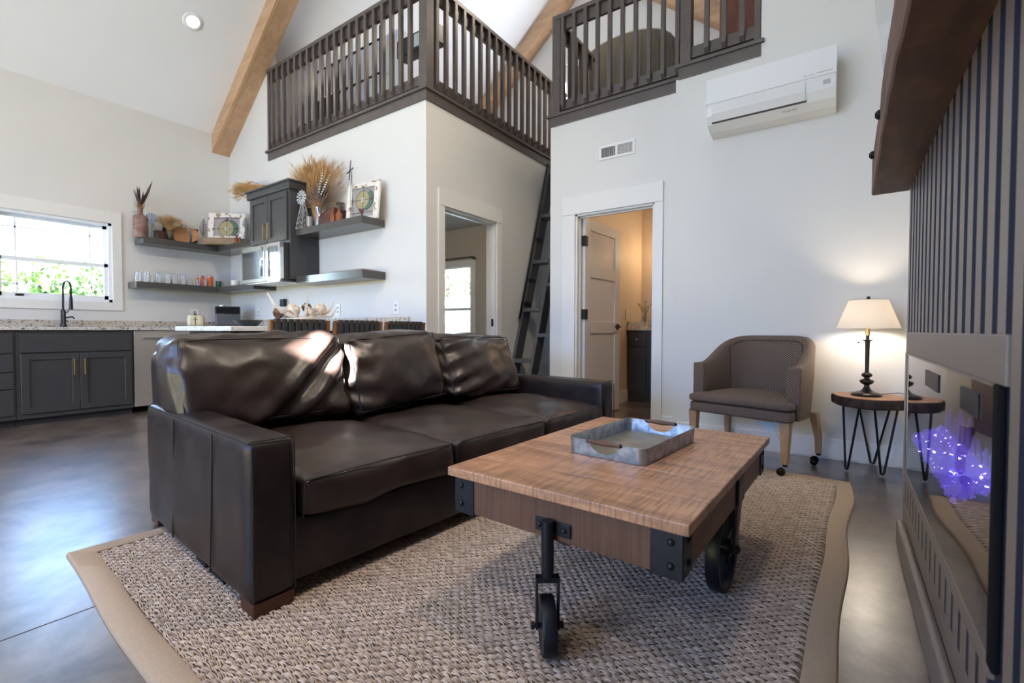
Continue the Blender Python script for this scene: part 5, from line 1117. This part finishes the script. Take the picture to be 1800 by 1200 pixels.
def windmill(label, loc, h, r, mt, rz=0, rotate=.3):
    t = thing('windmill_figurine', label, 'figurine', loc, rz, 'windmill figurines')
    g = G(); hh = h - r; b = h * .13
    for sx in (-1, 1):
        for sy in (-1, 1): g.tube([(sx * b, sy * b, 0), (sx * .006, sy * .006, hh)], .0022, 5)
    n_ = 6
    for k in range(n_):
        q0 = k / n_; q1 = (k + 1) / n_; w0 = b * (1 - q0) + .006 * q0; w1 = b * (1 - q1) + .006 * q1
        for sy in (-1, 1):
            g.tube([(-w0, sy * w0, hh * q0), (w1, sy * w1, hh * q1)], .0015, 4); g.tube([(w0, sy * w0, hh * q0), (-w1, sy * w1, hh * q1)], .0015, 4); g.tube([(sy * w0, -w0, hh * q0), (sy * w1, w1, hh * q1)], .0015, 4)
            g.tube([(-w0, sy * w0, hh * q0), (w0, sy * w0, hh * q0)], .0015, 4)
    g.build('tower', mt, t)
    G().lathe([(.008, -.004), (.008, .004)], seg=10, M4=Matrix.Translation((0, -.022, hh)) @ Matrix.Rotation(PI / 2, 4, 'X')).build('hub', mt, t)
    for k in range(12):
        a = 2 * PI * k / 12 + rotate; d = Vector((math.cos(a), 0, math.sin(a))); s_ = Vector((-math.sin(a), 0, math.cos(a))); c_ = Vector((0, -.022, hh))
        g2_ = G(); p = [c_ + d * r * .25 - s_ * r * .05, c_ + d * r * .25 + s_ * r * .05, c_ + d * r + s_ * r * .17, c_ + d * r - s_ * r * .17]; f = Vector((0, .002, 0)); g2_.hull(p, [q + f for q in p]); g2_.build('blade', mt, t)
    G().tube([(0, -.02, hh), (0, .04, hh)], .002, 5).box(-.001, .001, .04, .075, hh - .015, hh + .015).build('tail', mt, t)
    return t
greym = M('zinc_grey', (.16, .17, .19), .45, .5)
windmill('small grey metal windmill beside the clay bottle', (SX + .05, 2.085, SZ), .29, .065, greym, .7)
windmill('small grey metal windmill between the stained glass and the cabinet', (-5.96, 2.86, SZ), .29, .055, greym, .2)
windmill('white-bladed metal windmill standing right of the wall cabinet', (-4.65, 2.80, SZ), .40, .075, M('galv_white', (.62, .64, .64), .35, .3), .1)
t = thing('wooden_box', 'small dark wooden box behind the wheat jar on the upper left shelf', 'box', (SX - .04, 2.19, SZ)); box('body', redbox_m, (-.04, .04, -.05, .05, 0, .10), t, bevel=.003); box('lid', redbox_m, (-.042, .042, -.052, .052, .10, .112), t, bevel=.002)
t = thing('wheat_jar', 'glass jar of pale wheat on a small black stand on the upper left shelf', 'vase', (SX + .03, 2.265, SZ))
G().lathe([(.03, .02), (.034, .03), (.034, .10), (.026, .125), (.028, .135)], seg=16, cap=False).build('jar', glass_m, t, smooth=True)
g = G(); g.tube([(.04 * math.cos(a), .04 * math.sin(a), .12) for a in [PI * k / 8 for k in range(16)]], .003, 6, closed=True)
for a in (.5, 2.6, 4.7): g.tube([(.04 * math.cos(a), .04 * math.sin(a), .12), (.058 * math.cos(a), .058 * math.sin(a), 0)], .003, 6)
g.build('stand', black_m, t)
pale = M('pale_wheat', (.62, .44, .22), .8, noise_=20, col2=(.5, .33, .15))
g = G(); random.seed(31)
for _ in range(150):
    y = random.gauss(0, .5); tip = (random.uniform(-.03, .05), y * .13, .22 + .05 * random.random() - .04 * abs(y)); g.tube([(0, 0, .03), (0, y * .03, .15), tip], .0014, 3, cap=False)
    for q in range(6): g.tube([tip, (tip[0] + random.uniform(-.04, .04), tip[1] * 1.3 + random.uniform(-.05, .05), tip[2] + random.uniform(0, .07))], [.0012, .0003], 3, cap=False)
g.build('wheat', pale, t, kind='stuff')
t = thing('slate_board', 'dark rectangular board leaning on the wall behind the bread bowl', 'board', (-6.74, 2.42, SZ))
G().box(0, .012, -.19, .19, 0, .215, M4=Matrix.Rotation(math.radians(12), 4, 'Y')).build('board', M('slate_dark', (.05, .048, .045), .5), t, bevel=.003)
t = thing('bread_bowl', 'oval tan wooden dough bowl with a metal strap handle, tilted on the shelf', 'bowl', (-6.62, 2.44, SZ))
BM = Matrix.Translation((0, 0, .098)) @ Matrix.Rotation(math.radians(18), 4, 'X') @ Matrix.Rotation(math.radians(66), 4, 'Y') @ Matrix.Diagonal((.80, 1.12, 1, 1))
G().lathe([(.001, -.035), (.06, -.033), (.11, -.012), (.132, .012), (.136, .012), (.122, -.012), (.07, -.045), (.001, -.048)], seg=32, M4=BM, cap=False).build('bowl', wood('dough_bowl', (.52, .28, .12), (.34, .16, .06), 5, (2, 2, 8), .5, .1), t, smooth=True, auto=60)
g = G(); arcp = [BM @ Vector((.128 * math.cos(a) * 1.08, .0, .012 + .14 * math.sin(a))) for a in [PI * k / 14 for k in range(15)]]
sd = (BM.to_3x3() @ Vector((0, .011, 0)))
g.sheet([[p - sd, p + sd] for p in arcp]); o = g.build('strap_handle', M('zinc_strap', (.30, .31, .33), .4, .8), t); md = o.modifiers.new('s', 'SOLIDIFY'); md.thickness = .002
t = thing('feather_ornament', 'black metal feather ornament on a pin stand left of the stained glass', 'ornament', (-6.56, 2.61, SZ))
G().tube([(0, 0, .01), (0, .0, .10), (0, .014, .33)], .0022, 6).build('quill', black_m, t); G().lathe([(.02, 0), (.02, .006)], seg=14).build('foot', M('foot_steel', (.5, .5, .52), .3, .8), t)
g = G()
for k in range(11):
    z = .115 + k * .019; l_ = .042 * math.sin(PI * min(.97, (k + 2.2) / 13))
    for s_ in (-1, 1): g.hull([(-.001, .001 * k, z), (.001, .001 * k, z), (.001, .001 * k, z + .006), (-.001, .001 * k, z + .006)], [(-.001, .001 * k + s_ * l_, z + .012), (.001, .001 * k + s_ * l_, z + .012), (.001, .001 * k + s_ * l_, z + .019), (-.001, .001 * k + s_ * l_, z + .019)])
g.build('barbs', black_m, t)
t = thing('plank_box', 'long weathered wooden box under the left stained glass frame', 'box', (-6.36, 2.78, SZ), math.atan2(.29, .40))
for b in ((-.24, .20, -.07, -.06, 0, .085), (-.24, .20, .05, .06, 0, .085), (-.24, -.23, -.06, .05, 0, .085), (.19, .20, -.06, .05, 0, .085)): box('side', box_m, b, t, bevel=.002)
box('base', box_m, (-.24, .2, -.07, .06, 0, .01), t)
peel_m = M('peeling_white_paint', (.74, .70, .62), .7, noise_=16, col2=(.30, .19, .11), ramp=(.40, .45), bump=(60, .4, .002))
gp = dict(bg=M('glass_mauve', (.34, .31, .30), .15), yel=M('glass_straw', (.36, .31, .17), .15), grn=M('glass_green', (.09, .17, .12), .15), red=M('glass_plum', (.14, .045, .045), .15), clr=M('glass_pearl', (.55, .53, .50), .12))
lead = M('lead_came', (.06, .06, .065), .5, .5)
def stained(label, loc, rz, W, Hh, flip=False, tilt=6):
    t = thing('stained_glass_frame', label, 'stained glass', loc, rz, 'stained glass window frames')
    T4 = Matrix.Rotation(math.radians(-tilt), 4, 'X'); fw = W * .15; th = .022
    for b in ((-W / 2, -W / 2 + fw, 0, th, 0, Hh), (W / 2 - fw, W / 2, 0, th, 0, Hh), (-W / 2 + fw, W / 2 - fw, 0, th, Hh - fw * .8, Hh), (-W / 2 + fw, W / 2 - fw, 0, th, 0, fw * .5)): G().box(*b, M4=T4).build('frame_board', peel_m, t, bevel=.003)
    x0, x1, z0, z1 = -W / 2 + fw, W / 2 - fw, fw * .5, Hh - fw * .8; cx = 0; cz = (z0 + z1) / 2 - .01; w_ = (x1 - x0) / 2
    def poly(pts, m_, d=.010, nm='pane'):
        if flip: pts = [(x, z0 + z1 - z) for x, z in pts][::-1]
        g = G().prism(pts, 1, d, d + .003); g.v = [T4 @ Vector(p) for p in g.v]; return g.build(nm, m_, t)
    for a, b_ in ((x0, cx), (cx, x1)):
        for c_, d_ in ((z0, cz - .02), (cz - .02, cz + w_ * .75), (cz + w_ * .75, z1)): poly([(a, c_), (b_, c_), (b_, d_), (a, d_)], gp['bg'], .0125)
    R = w_ * .60; cc = (cx - w_ * .05, cz - .015)
    for k in range(4):
        a0 = PI / 2 * k; pts = [(cc[0], cc[1])] + [(cc[0] + R * math.cos(a0 + PI / 2 * q / 5), cc[1] + R * math.sin(a0 + PI / 2 * q / 5) * 1.05) for q in range(6)]; poly(pts, gp['yel'], .009)
    for s_ in range(3):
        a0 = -.9 + .75 * s_; pts = [(cc[0] + R * 1.0 * math.cos(a0 + .75 * q / 4), cc[1] + R * math.sin(a0 + .75 * q / 4)) for q in range(5)] + [(cc[0] + .03 * 1 + R * 1.28 * math.cos(a0 + .75 * (4 - q) / 4), cc[1] + R * 1.22 * math.sin(a0 + .75 * (4 - q) / 4)) for q in range(5)]; poly(pts, gp['grn'], .0085)
    poly([(cx - w_ * .42, cz + R * .75), (cx + .02, cz + R * .95), (cx, z1), (cx - .01, z1 - .02)], gp['red'], .0085)
    poly([(cc[0] + R * 1.3 + .016 * math.cos(a), cc[1] + .016 * math.sin(a)) for a in [PI * q / 4 for q in range(8)]], gp['red'], .0082)
    poly([(cc[0] + .024 * math.cos(a), cc[1] + .024 * math.sin(a)) for a in [PI * q / 5 for q in range(10)]], gp['clr'], .0078)
    g = G()
    def ln(p, q):
        P = [(p[0], .008, p[1]), (q[0], .008, q[1])]
        if flip: P = [(a[0], a[1], z0 + z1 - a[2]) for a in P]
        g.tube([T4 @ Vector(a) for a in P], .0022, 4)
    ln((cx, z0), (cx, z1)); ln((x0, cz - .015), (x1, cz - .015)); ln((x0, cz + w_ * .75), (x1, cz + w_ * .75))
    for q in range(16): a, b_ = 2 * PI * q / 16, 2 * PI * (q + 1) / 16; ln((cc[0] + R * math.cos(a), cc[1] + R * 1.05 * math.sin(a)), (cc[0] + R * math.cos(b_), cc[1] + R * 1.05 * math.sin(b_)))
    for q in range(10): a, b_ = -1.4 + 2.9 * q / 10, -1.4 + 2.9 * (q + 1) / 10; ln((cc[0] + .02 + R * 1.26 * math.cos(a), cc[1] + R * 1.2 * math.sin(a)), (cc[0] + .02 + R * 1.26 * math.cos(b_), cc[1] + R * 1.2 * math.sin(b_)))
    g.build('lead_lines', lead, t)
    return t
stained('stained glass panel in a peeling white frame left of the wall cabinet', (-6.36, 2.79, SZ + .085), math.atan2(.29, .40), .46, .33)
stained('stained glass panel in a peeling white frame at the right end of the upper shelf', (-3.80, 2.88, SZ), .12, .42, .37, flip=True)
def bottle(label, loc, h, r, mt=amber_m, cork=False):
    t = thing('glass_bottle', label, 'bottle', loc, 0, 'amber bottles')
    G().lathe([(.001, 0), (r, 0), (r, h * .6), (r * .45, h * .78), (r * .42, h * .92), (r * .55, h * .93), (r * .55, h), (r * .3, h)], seg=16).build('bottle', mt, t, smooth=True, auto=50)
    return t
bottle('small amber bottle at the right foot of the left stained glass frame', (-6.10, 2.80, SZ), .10, .028)
bottle('tiny amber bottle tucked behind the small windmill by the cabinet', (-6.02, 2.80, SZ), .07, .02)
bottle('squat amber bottle right of the white windmill', (-4.555, 2.80, SZ), .125, .030)
bottle('amber bottle on the shelf in front of the right stained glass frame', (-4.06, 2.82, SZ), .13, .034); bottle('amber bottle beside the wooden chest, left of its twin', (-4.13, 2.80, SZ), .11, .030)
t = thing('wooden_block', 'small brown wooden block against the left side of the wall cabinet', 'block', (-5.66, 2.88, SZ)); box('block', box_m, (-.04, .04, -.03, .03, 0, .09), t, bevel=.003); box('knob', redbox_m, (-.008, .008, -.008, .008, .09, .10), t)
def sheaf(name, label, loc, pts, n, mt=wheat_m, hsp=(.36, .12, .2)):
    t = thing(name, label, 'dried wheat', loc, 0, 'wheat sheaves'); g = G(); b0 = Vector(pts[0]); b1 = Vector(pts[1]); ax = (b1 - b0)
    for _ in range(n):
        s_ = Vector((random.gauss(0, .4) * hsp[0], random.gauss(0, .4) * hsp[1], random.gauss(0, .35) * hsp[2])); tip = b1 + s_ - ax.normalized() * abs(s_.length) * .25
        m_ = b0 + ax * .45 + s_ * .12; g.tube([b0 + s_ * .1, m_, tip], .0016, 3, cap=False); d = (tip - m_).normalized(); g.tube([tip - d * .04, tip, tip + d * .05], [.001, .006, .0005], 4, cap=False)
        for _k in range(6): e = Vector((random.gauss(0, 1), random.gauss(0, 1), random.gauss(0, 1))).normalized(); g.tube([tip, tip + (d + e * .35).normalized() * random.uniform(.05, .12)], [.0012, .0004], 3, cap=False)
    g.build('stalks', mt, t, kind='stuff'); G().lathe([(.028, -.012), (.030, 0), (.028, .012)], tuple(b0 + ax * .4), 14, cap=False).build('tie', M('twine', (.30, .2, .1), .9), t)
    return t
random.seed(41)
sheaf('wheat_sheaf', 'golden wheat sheaf lying on the wall cabinet with its heads spilling over the left edge', (-5.3, 2.83, 2.45), ((.15, 0, .05), (-.68, 0, .14)), 190, hsp=(.30, .10, .12))
sheaf('wheat_sheaf', 'big golden wheat sheaf fanned out behind the feather jar right of the cabinet', (-4.55, 2.89, SZ), ((.05, -.01, 0), (-.12, 0, .58)), 430, hsp=(.50, .06, .20))
t = thing('feather_jar', 'silvery glass jar of brown and barred pheasant feathers right of the cabinet', 'vase', (-4.42, 2.83, SZ))
G().lathe([(.001, 0), (.036, 0), (.038, .01), (.038, .10), (.030, .12), (.036, .19), (.038, .20), (.032, .205)], seg=18).build('jar', M('mercury_glass', (.42, .41, .39), .2, .6, noise_=30, col2=(.25, .24, .23)), t, smooth=True, auto=50)
g = G(); random.seed(6)
for k in range(60): a = random.uniform(-1, 1); plume(g, (a * .02, 0, .20), (a * .26, random.uniform(-.04, .03), .47 + random.uniform(-.06, .04) - .10 * abs(a) ** 1.5), .009, 6)
g.build('feathers', M('pheasant_brown', (.17, .10, .065), .8, noise_=25, col2=(.07, .04, .025)), t, kind='stuff')
g = G(); g2 = G()
for (x, h_, l_) in ((.13, .55, .05), (.24, .48, .22)):
    for k in range(9):
        q0 = .35 + .65 * k / 9; q1 = .35 + .65 * (k + .5) / 9; q2 = .35 + .65 * (k + 1) / 9; w_ = .018 * math.sin(PI * min(.97, .25 + .75 * k / 9))
        for gg, a, b_ in ((g, q0, q1), (g2, q1, q2)):
            pa = Vector((x * a, -.03, .2 + (h_ - .2) * a)); pb = Vector((x * b_, -.03, .2 + (h_ - .2) * b_)); s_ = Vector((w_, 0, -w_ * .3)); gg.add([pa - s_, pb - s_, pb + s_, pa + s_], [(0, 1, 2, 3)])
g.build('barred_feather_dark', M('feather_black', (.03, .025, .02), .7), t); g2.build('barred_feather_light', M('feather_white', (.6, .56, .5), .7), t, label='white bars of the pheasant feathers')
g = G()
for k in range(150): a = random.uniform(0, 6.28); r_ = random.uniform(.02, .10); g.tube([(r_ * .4 * math.cos(a), r_ * .3 * math.sin(a), .20), (r_ * math.cos(a), r_ * .5 * math.sin(a) - .01, .22 + random.uniform(-.04, .05))], [.003, .0007], 3, cap=False)
g.build('fluff', MC['fluff_tan'], t, kind='stuff')
t = thing('pewter_cup', 'small grey cup with a handle in front of the feather jar', 'mug', (-4.49, 2.775, SZ)); cupm = M('pewter', (.30, .30, .29), .4, .4)
G().lathe([(.001, 0), (.028, 0), (.031, .05), (.031, .10), (.028, .10), (.027, .01), (.001, .008)], seg=18, cap=False).build('cup', cupm, t, smooth=True, auto=50); G().tube([(-.03, 0, .085), (-.055, 0, .075), (-.055, 0, .035), (-.03, 0, .02)], .004, 6).build('handle', cupm, t)
t = thing('wooden_chest', 'old red-brown wooden chest with a sloping lid on the right upper shelf', 'box', (-4.30, 2.90, SZ), .15)
G().prism([(-.10, 0), (.12, 0), (.12, .17), (.05, .17), (-.10, .09)], 1, -.08, .08).build('body', redbox_m, t, bevel=.003); G().box(-.105, .055, -.085, .085, 0, .006, M4=Matrix.Translation((0, 0, .135)) @ Matrix.Rotation(-.49, 4, 'Y')).build('lid', redbox_m, t)
t = thing('tin_canister', 'brown tin canister behind the wooden chest under the feathers', 'canister', (-4.30, 3.0, SZ)); G().lathe([(.001, 0), (.05, 0), (.05, .24), (.035, .25), (.001, .25)], seg=18, M4=Matrix.Diagonal((1, .3, 1, 1))).build('body', box_m, t, smooth=True, auto=40); box('lid', redbox_m, (-.05, .05, -.014, .014, .25, .262), t)
t = thing('carved_bird', 'small dark carved bird figure on top of the wooden chest', 'figurine', (-4.16, 2.90, SZ + .13)); cb = M('carved_dark', (.07, .045, .03), .6)
G().tube([(.02, 0, .0), (.01, 0, .05), (-.005, 0, .085), (-.03, 0, .10), (-.055, 0, .085)], [.018, .024, .020, .013, .004], 10).build('body', cb, t, smooth=True); G().tube([(.02, 0, .03), (.045, 0, .0)], [.012, .004], 8).build('tail', cb, t)
t = thing('iron_windvane', 'thin dark iron wind pump ornament in front of the right stained glass frame', 'ornament', (-3.86, 2.82, SZ))
g = G()
for s_ in (-1, 1): g.tube([(s_ * .025, 0, 0), (.0 + s_ * .004, 0, .42)], .0022, 5)
g.tube([(0, 0, .41), (0, 0, .46)], .003, 5); g.build('mast', black_m, t)
for a in (.2, 1.3): G().tube([(-.01 - .05 * math.cos(a), -.01, .46 - .09 * math.sin(a)), (-.01 + .05 * math.cos(a), -.01, .46 + .10 * math.sin(a))], .005, 6).build('blade', black_m, t)
# glasses and mugs on the lower corner shelf
G2Z = 1.4305
def tumbler(h, r):
    t = thing('drinking_glass', '', 'glass', (0, 0, 0), 0, 'upturned drinking glasses')
    G().lathe([(r, 0), (r * 1.02, .002), (r * .86, h), (.001, h), (.001, h - .004), (r * .80, h - .004), (r * .93, .003), (r * .95, 0)], seg=20, cap=False).build('tumbler', glass_m, t, smooth=True, auto=50)
    return t
tall, short = tumbler(.125, .033), tumbler(.085, .030)
gl_ = [(0, -6.60, 1.955, 'upturned glass, first at the window end of the lower shelf'), (0, -6.56, 2.020, 'upturned glass, second from the window end'), (1, -6.62, 2.085, 'shorter upturned glass, third from the window end'), (0, -6.57, 2.140, 'upturned glass, fourth from the window end'), (0, -6.66, 2.185, 'upturned glass at the back, fifth from the window end'), (0, -6.57, 2.235, 'tallest-looking upturned glass, in the middle of the row'), (0, -6.60, 2.315, 'upturned glass just right of the middle of the row'), (0, -6.58, 2.395, 'upturned glass, last of the tall ones before the short tumblers'), (1, -6.60, 2.475, 'short tumbler, first of the three before the orange cups'), (1, -6.56, 2.55, 'short tumbler, middle of the three before the orange cups'), (1, -6.54, 2.615, 'short tumbler standing in front of the orange cups')]
us = [0, 0]
for k, x, y, lab in gl_:
    src = (tall, short)[k]; o = src if not us[k] else copy_tree(src); us[k] = 1; place(o, (x, y, G2Z), 0); o['label'] = lab
def cup(label, loc, m_, h=.135, r=.036):
    t = thing('steel_cup', label, 'tumbler', loc, 0, 'orange insulated cups')
    G().lathe([(.001, 0), (r * .82, 0), (r, h * .9), (r, h - .014)], seg=20, cap=False).build('body', m_, t, smooth=True, auto=50); G().lathe([(r, h - .014), (r * 1.02, h - .008), (r * .95, h), (r * .9, h), (r * .85, h - .02), (.001, h - .02)], seg=20, cap=False).build('rim', steel_m, t, smooth=True)
orange = M('orange_enamel', (.62, .13, .025), .35)
cup('orange insulated cup at the back of the lower shelf', (-6.67, 2.63, G2Z), orange); cup('orange insulated cup in front, between the tumblers and the green mug', (-6.57, 2.69, G2Z), orange)
def mug(label, loc, m_, h, r, rz=0, cat='mug'):
    t = thing('mug', label, cat, loc, rz)
    G().lathe([(.001, 0), (r * .75, 0), (r * .95, h * .3), (r, h), (r * .93, h), (r * .88, h * .3), (.001, .008)], seg=24, cap=False).build('cup', m_, t, smooth=True, auto=60); G().tube([(r * .95, 0, h * .82), (r * 1.6, 0, h * .75), (r * 1.6, 0, h * .4), (r * .92, 0, h * .25)], .005, 7).build('handle', m_, t, smooth=True)
mug('dark green mug next to the orange cup', (-6.57, 2.79, G2Z), M('green_glaze', (.02, .10, .06), .25), .075, .033, 1.2)
mug('round white mug on the corner of the lower shelf', (-6.28, 2.86, G2Z), M('white_glaze', (.78, .77, .74), .2), .075, .05, 2.6)
mug('small white cup between the white mug and the microwave', (-6.02, 2.88, G2Z), MC['white_glaze'], .045, .055, .3)
t = thing('white_saucer', 'white saucer under the small cup beside the microwave', 'saucer', (-5.92, 2.87, G2Z)); G().lathe([(.001, 0), (.05, 0), (.085, .018), (.083, .02), (.05, .006), (.001, .006)], seg=28, cap=False).build('saucer', MC['white_glaze'], t, smooth=True); G().lathe([(.03, .0055), (.034, .007)], seg=20, cap=False).build('rim_line', MC['white_glaze'], t)
t = thing('serving_board', 'flat pale board lying on the lower right shelf', 'board', (-3.95, 2.90, 1.4475)); box('board', M('board_linen', (.42, .38, .32), .6), (-.28, .28, -.10, .10, 0, .012), t, bevel=.004); box('sheet', M('board_dark', (.10, .09, .08), .5), (-.22, .25, -.09, .09, .012, .018), t)
# worktop
cream = M('cream_enamel', (.66, .60, .42), .3)
t = thing('toaster', 'cream toaster with a dark cross on its end standing by the corner of the worktop', 'toaster', (-6.40, 2.46, .909), -.42)
box('body', cream, (-.14, .14, -.085, .085, .01, .155), t, bevel=.035); G().box(-.10, .10, -.055, -.030, .152, .157).box(-.10, .10, .030, .055, .152, .157).build('slots', blackp_m, t)
box('lever', blackp_m, (.14, .165, -.015, .015, .150, .165), t, bevel=.004)
G().box(.1401, .143, -.004, .004, .03, .13).box(.1401, .143, -.022, .022, .095, .103).build('cross_motif', M('cross_dark', (.04, .05, .03), .5), t, label='dark cross on the toaster end')
box('foot', blackp_m, (-.12, .12, -.07, .07, 0, .012), t)
t = thing('coffee_maker', 'black and silver single-cup coffee maker in the worktop corner', 'coffee maker', (-6.22, 2.74, .909), -.35)
box('base', blackp_m, (-.09, .09, -.14, .14, 0, .03), t, bevel=.008); box('column', M('coffee_grey', (.09, .095, .11), .35), (-.085, .085, -.13, .13, .03, .17), t, bevel=.01); box('brew_head', M('gloss_black', (.012, .012, .014), .12), (-.088, .088, -.135, .13, .165, .262), t, bevel=.014)
G().lathe([(.05, .262), (.048, .275), (.001, .278)], (-.0, -.05, 0), 20).build('lid', steel_m, t, smooth=True, auto=40); box('handle', steel_m, (-.05, .05, -.15, -.135, .245, .258), t, bevel=.004)
box('water_tank', M('tank_grey', (.35, .40, .38), .1), (-.16, -.09, -.08, .10, .02, .24), t, bevel=.008)
text('brand_mark', 'KEURIG', .028, M('mark_silver', (.5, .5, .5), .4), WM[t] @ Matrix.Translation((0, -.1362, .205)) @ MY, t)
# island top
t = thing('black_dish', 'shallow black dish on the island left of the antlers', 'dish', (-3.75, 1.80, .912)); G().lathe([(.001, 0), (.055, 0), (.105, .048), (.102, .048), (.053, .006), (.001, .006)], seg=32, cap=False).build('bowl', fk, t, smooth=True, auto=60); G().lathe([(.104, .045), (.108, .049), (.102, .049)], seg=32, cap=False).build('rim', fk, t)
bone = M('antler_bone', (.70, .66, .60), .45, noise_=8, col2=(.52, .46, .40))
t = thing('antler_bowl', 'centrepiece bowl of whitened antlers on the island behind the stools', 'centrepiece', (-3.68, 2.17, .912))
# tangent across the view is along y here
def antler(pts, tines, r=.021):
    up = lambda P: [(p[0], p[1], p[2] * 1.12 + .025) for p in P]
    pts = up(pts); tines = [up(q) for q in tines]
    a = G().tube([Vector(p) for p in pts], [r * (1 - .75 * (k / (len(pts) - 1)) ** 1.5) for k in range(len(pts))], 10).build('antler', bone, t, smooth=True)
    for tn in tines: G().tube([Vector(p) for p in tn], [r * .8, r * .55, r * .12][:len(tn)] if len(tn) == 3 else r * .5, 8).build('tine', bone, a, smooth=True)
antler([(.06, .10, .02), (.08, .0, .035), (.07, -.12, .06), (.05, -.22, .12), (.04, -.28, .21)], [[(.08, -.06, .045), (.10, -.10, .10), (.09, -.13, .18)], [(.07, -.16, .085), (.10, -.20, .08), (.12, -.26, .12)]])
antler([(.09, -.16, .02), (.11, -.05, .03), (.12, .04, .05), (.11, .12, .09), (.09, .17, .17)], [[(.11, .0, .045), (.14, -.02, .11), (.12, .01, .20)], [(.12, .06, .06), (.15, .04, .10), (.15, -.06, .14)]])
antler([(.0, -.10, .02), (.0, .05, .03), (.02, .16, .05), (.03, .26, .10), (.02, .31, .17)], [[(.01, .14, .045), (-.02, .20, .09), (-.02, .20, .18)], [(.02, .2, .06), (.06, .26, .06), (.08, .30, .12)]])
antler([(-.06, .08, .02), (-.08, -.03, .04), (-.07, -.13, .07), (-.05, -.2, .15)], [[(-.08, -.05, .045), (-.1, -.02, .10), (-.09, .0, .17)]])
ballm = M('rattan_cream', (.78, .66, .50), .7, noise_=40, col2=(.45, .30, .18), bump=(50, .9, .006), ramp=(.36, .5)); ballb = M('rattan_brown', (.20, .11, .06), .8, noise_=40, col2=(.06, .035, .02), bump=(50, .9, .006), ramp=(.4, .55))
for i, (x, y, z, r_, m_, lab) in enumerate(((0, -.05, .135, .062, ballm, 'cream woven ball at the left among the antlers'), (0, .10, .12, .050, ballm, 'small cream woven ball in the centre of the antlers'), (.01, .19, .15, .060, ballm, 'cream woven ball at the right among the antlers'), (-.02, -.16, .11, .050, ballb, 'dark brown woven ball at the far left of the antlers'), (-.05, .10, .165, .045, ballb, 'dark brown woven ball behind the cream ones in the antlers'))):
    b = thing('woven_ball', lab, 'decorative ball', (-3.68 + x, 2.17 + y, .912 + z), 0, 'woven balls in the antler bowl')
    r_ *= .84; G().ball((0, 0, 0), r_, 18).build('core', m_, b, smooth=True)
    for k in range(4):
        Mx = Matrix.Rotation(k * .9 + i, 4, 'X') @ Matrix.Rotation(k * 1.3, 4, 'Y'); G().tube([Mx @ Vector((r_ * 1.01 * math.cos(a), r_ * 1.01 * math.sin(a), 0)) for a in [2 * PI * q / 24 for q in range(24)]], .0035, 5, closed=True).build('cane_band', m_, b)
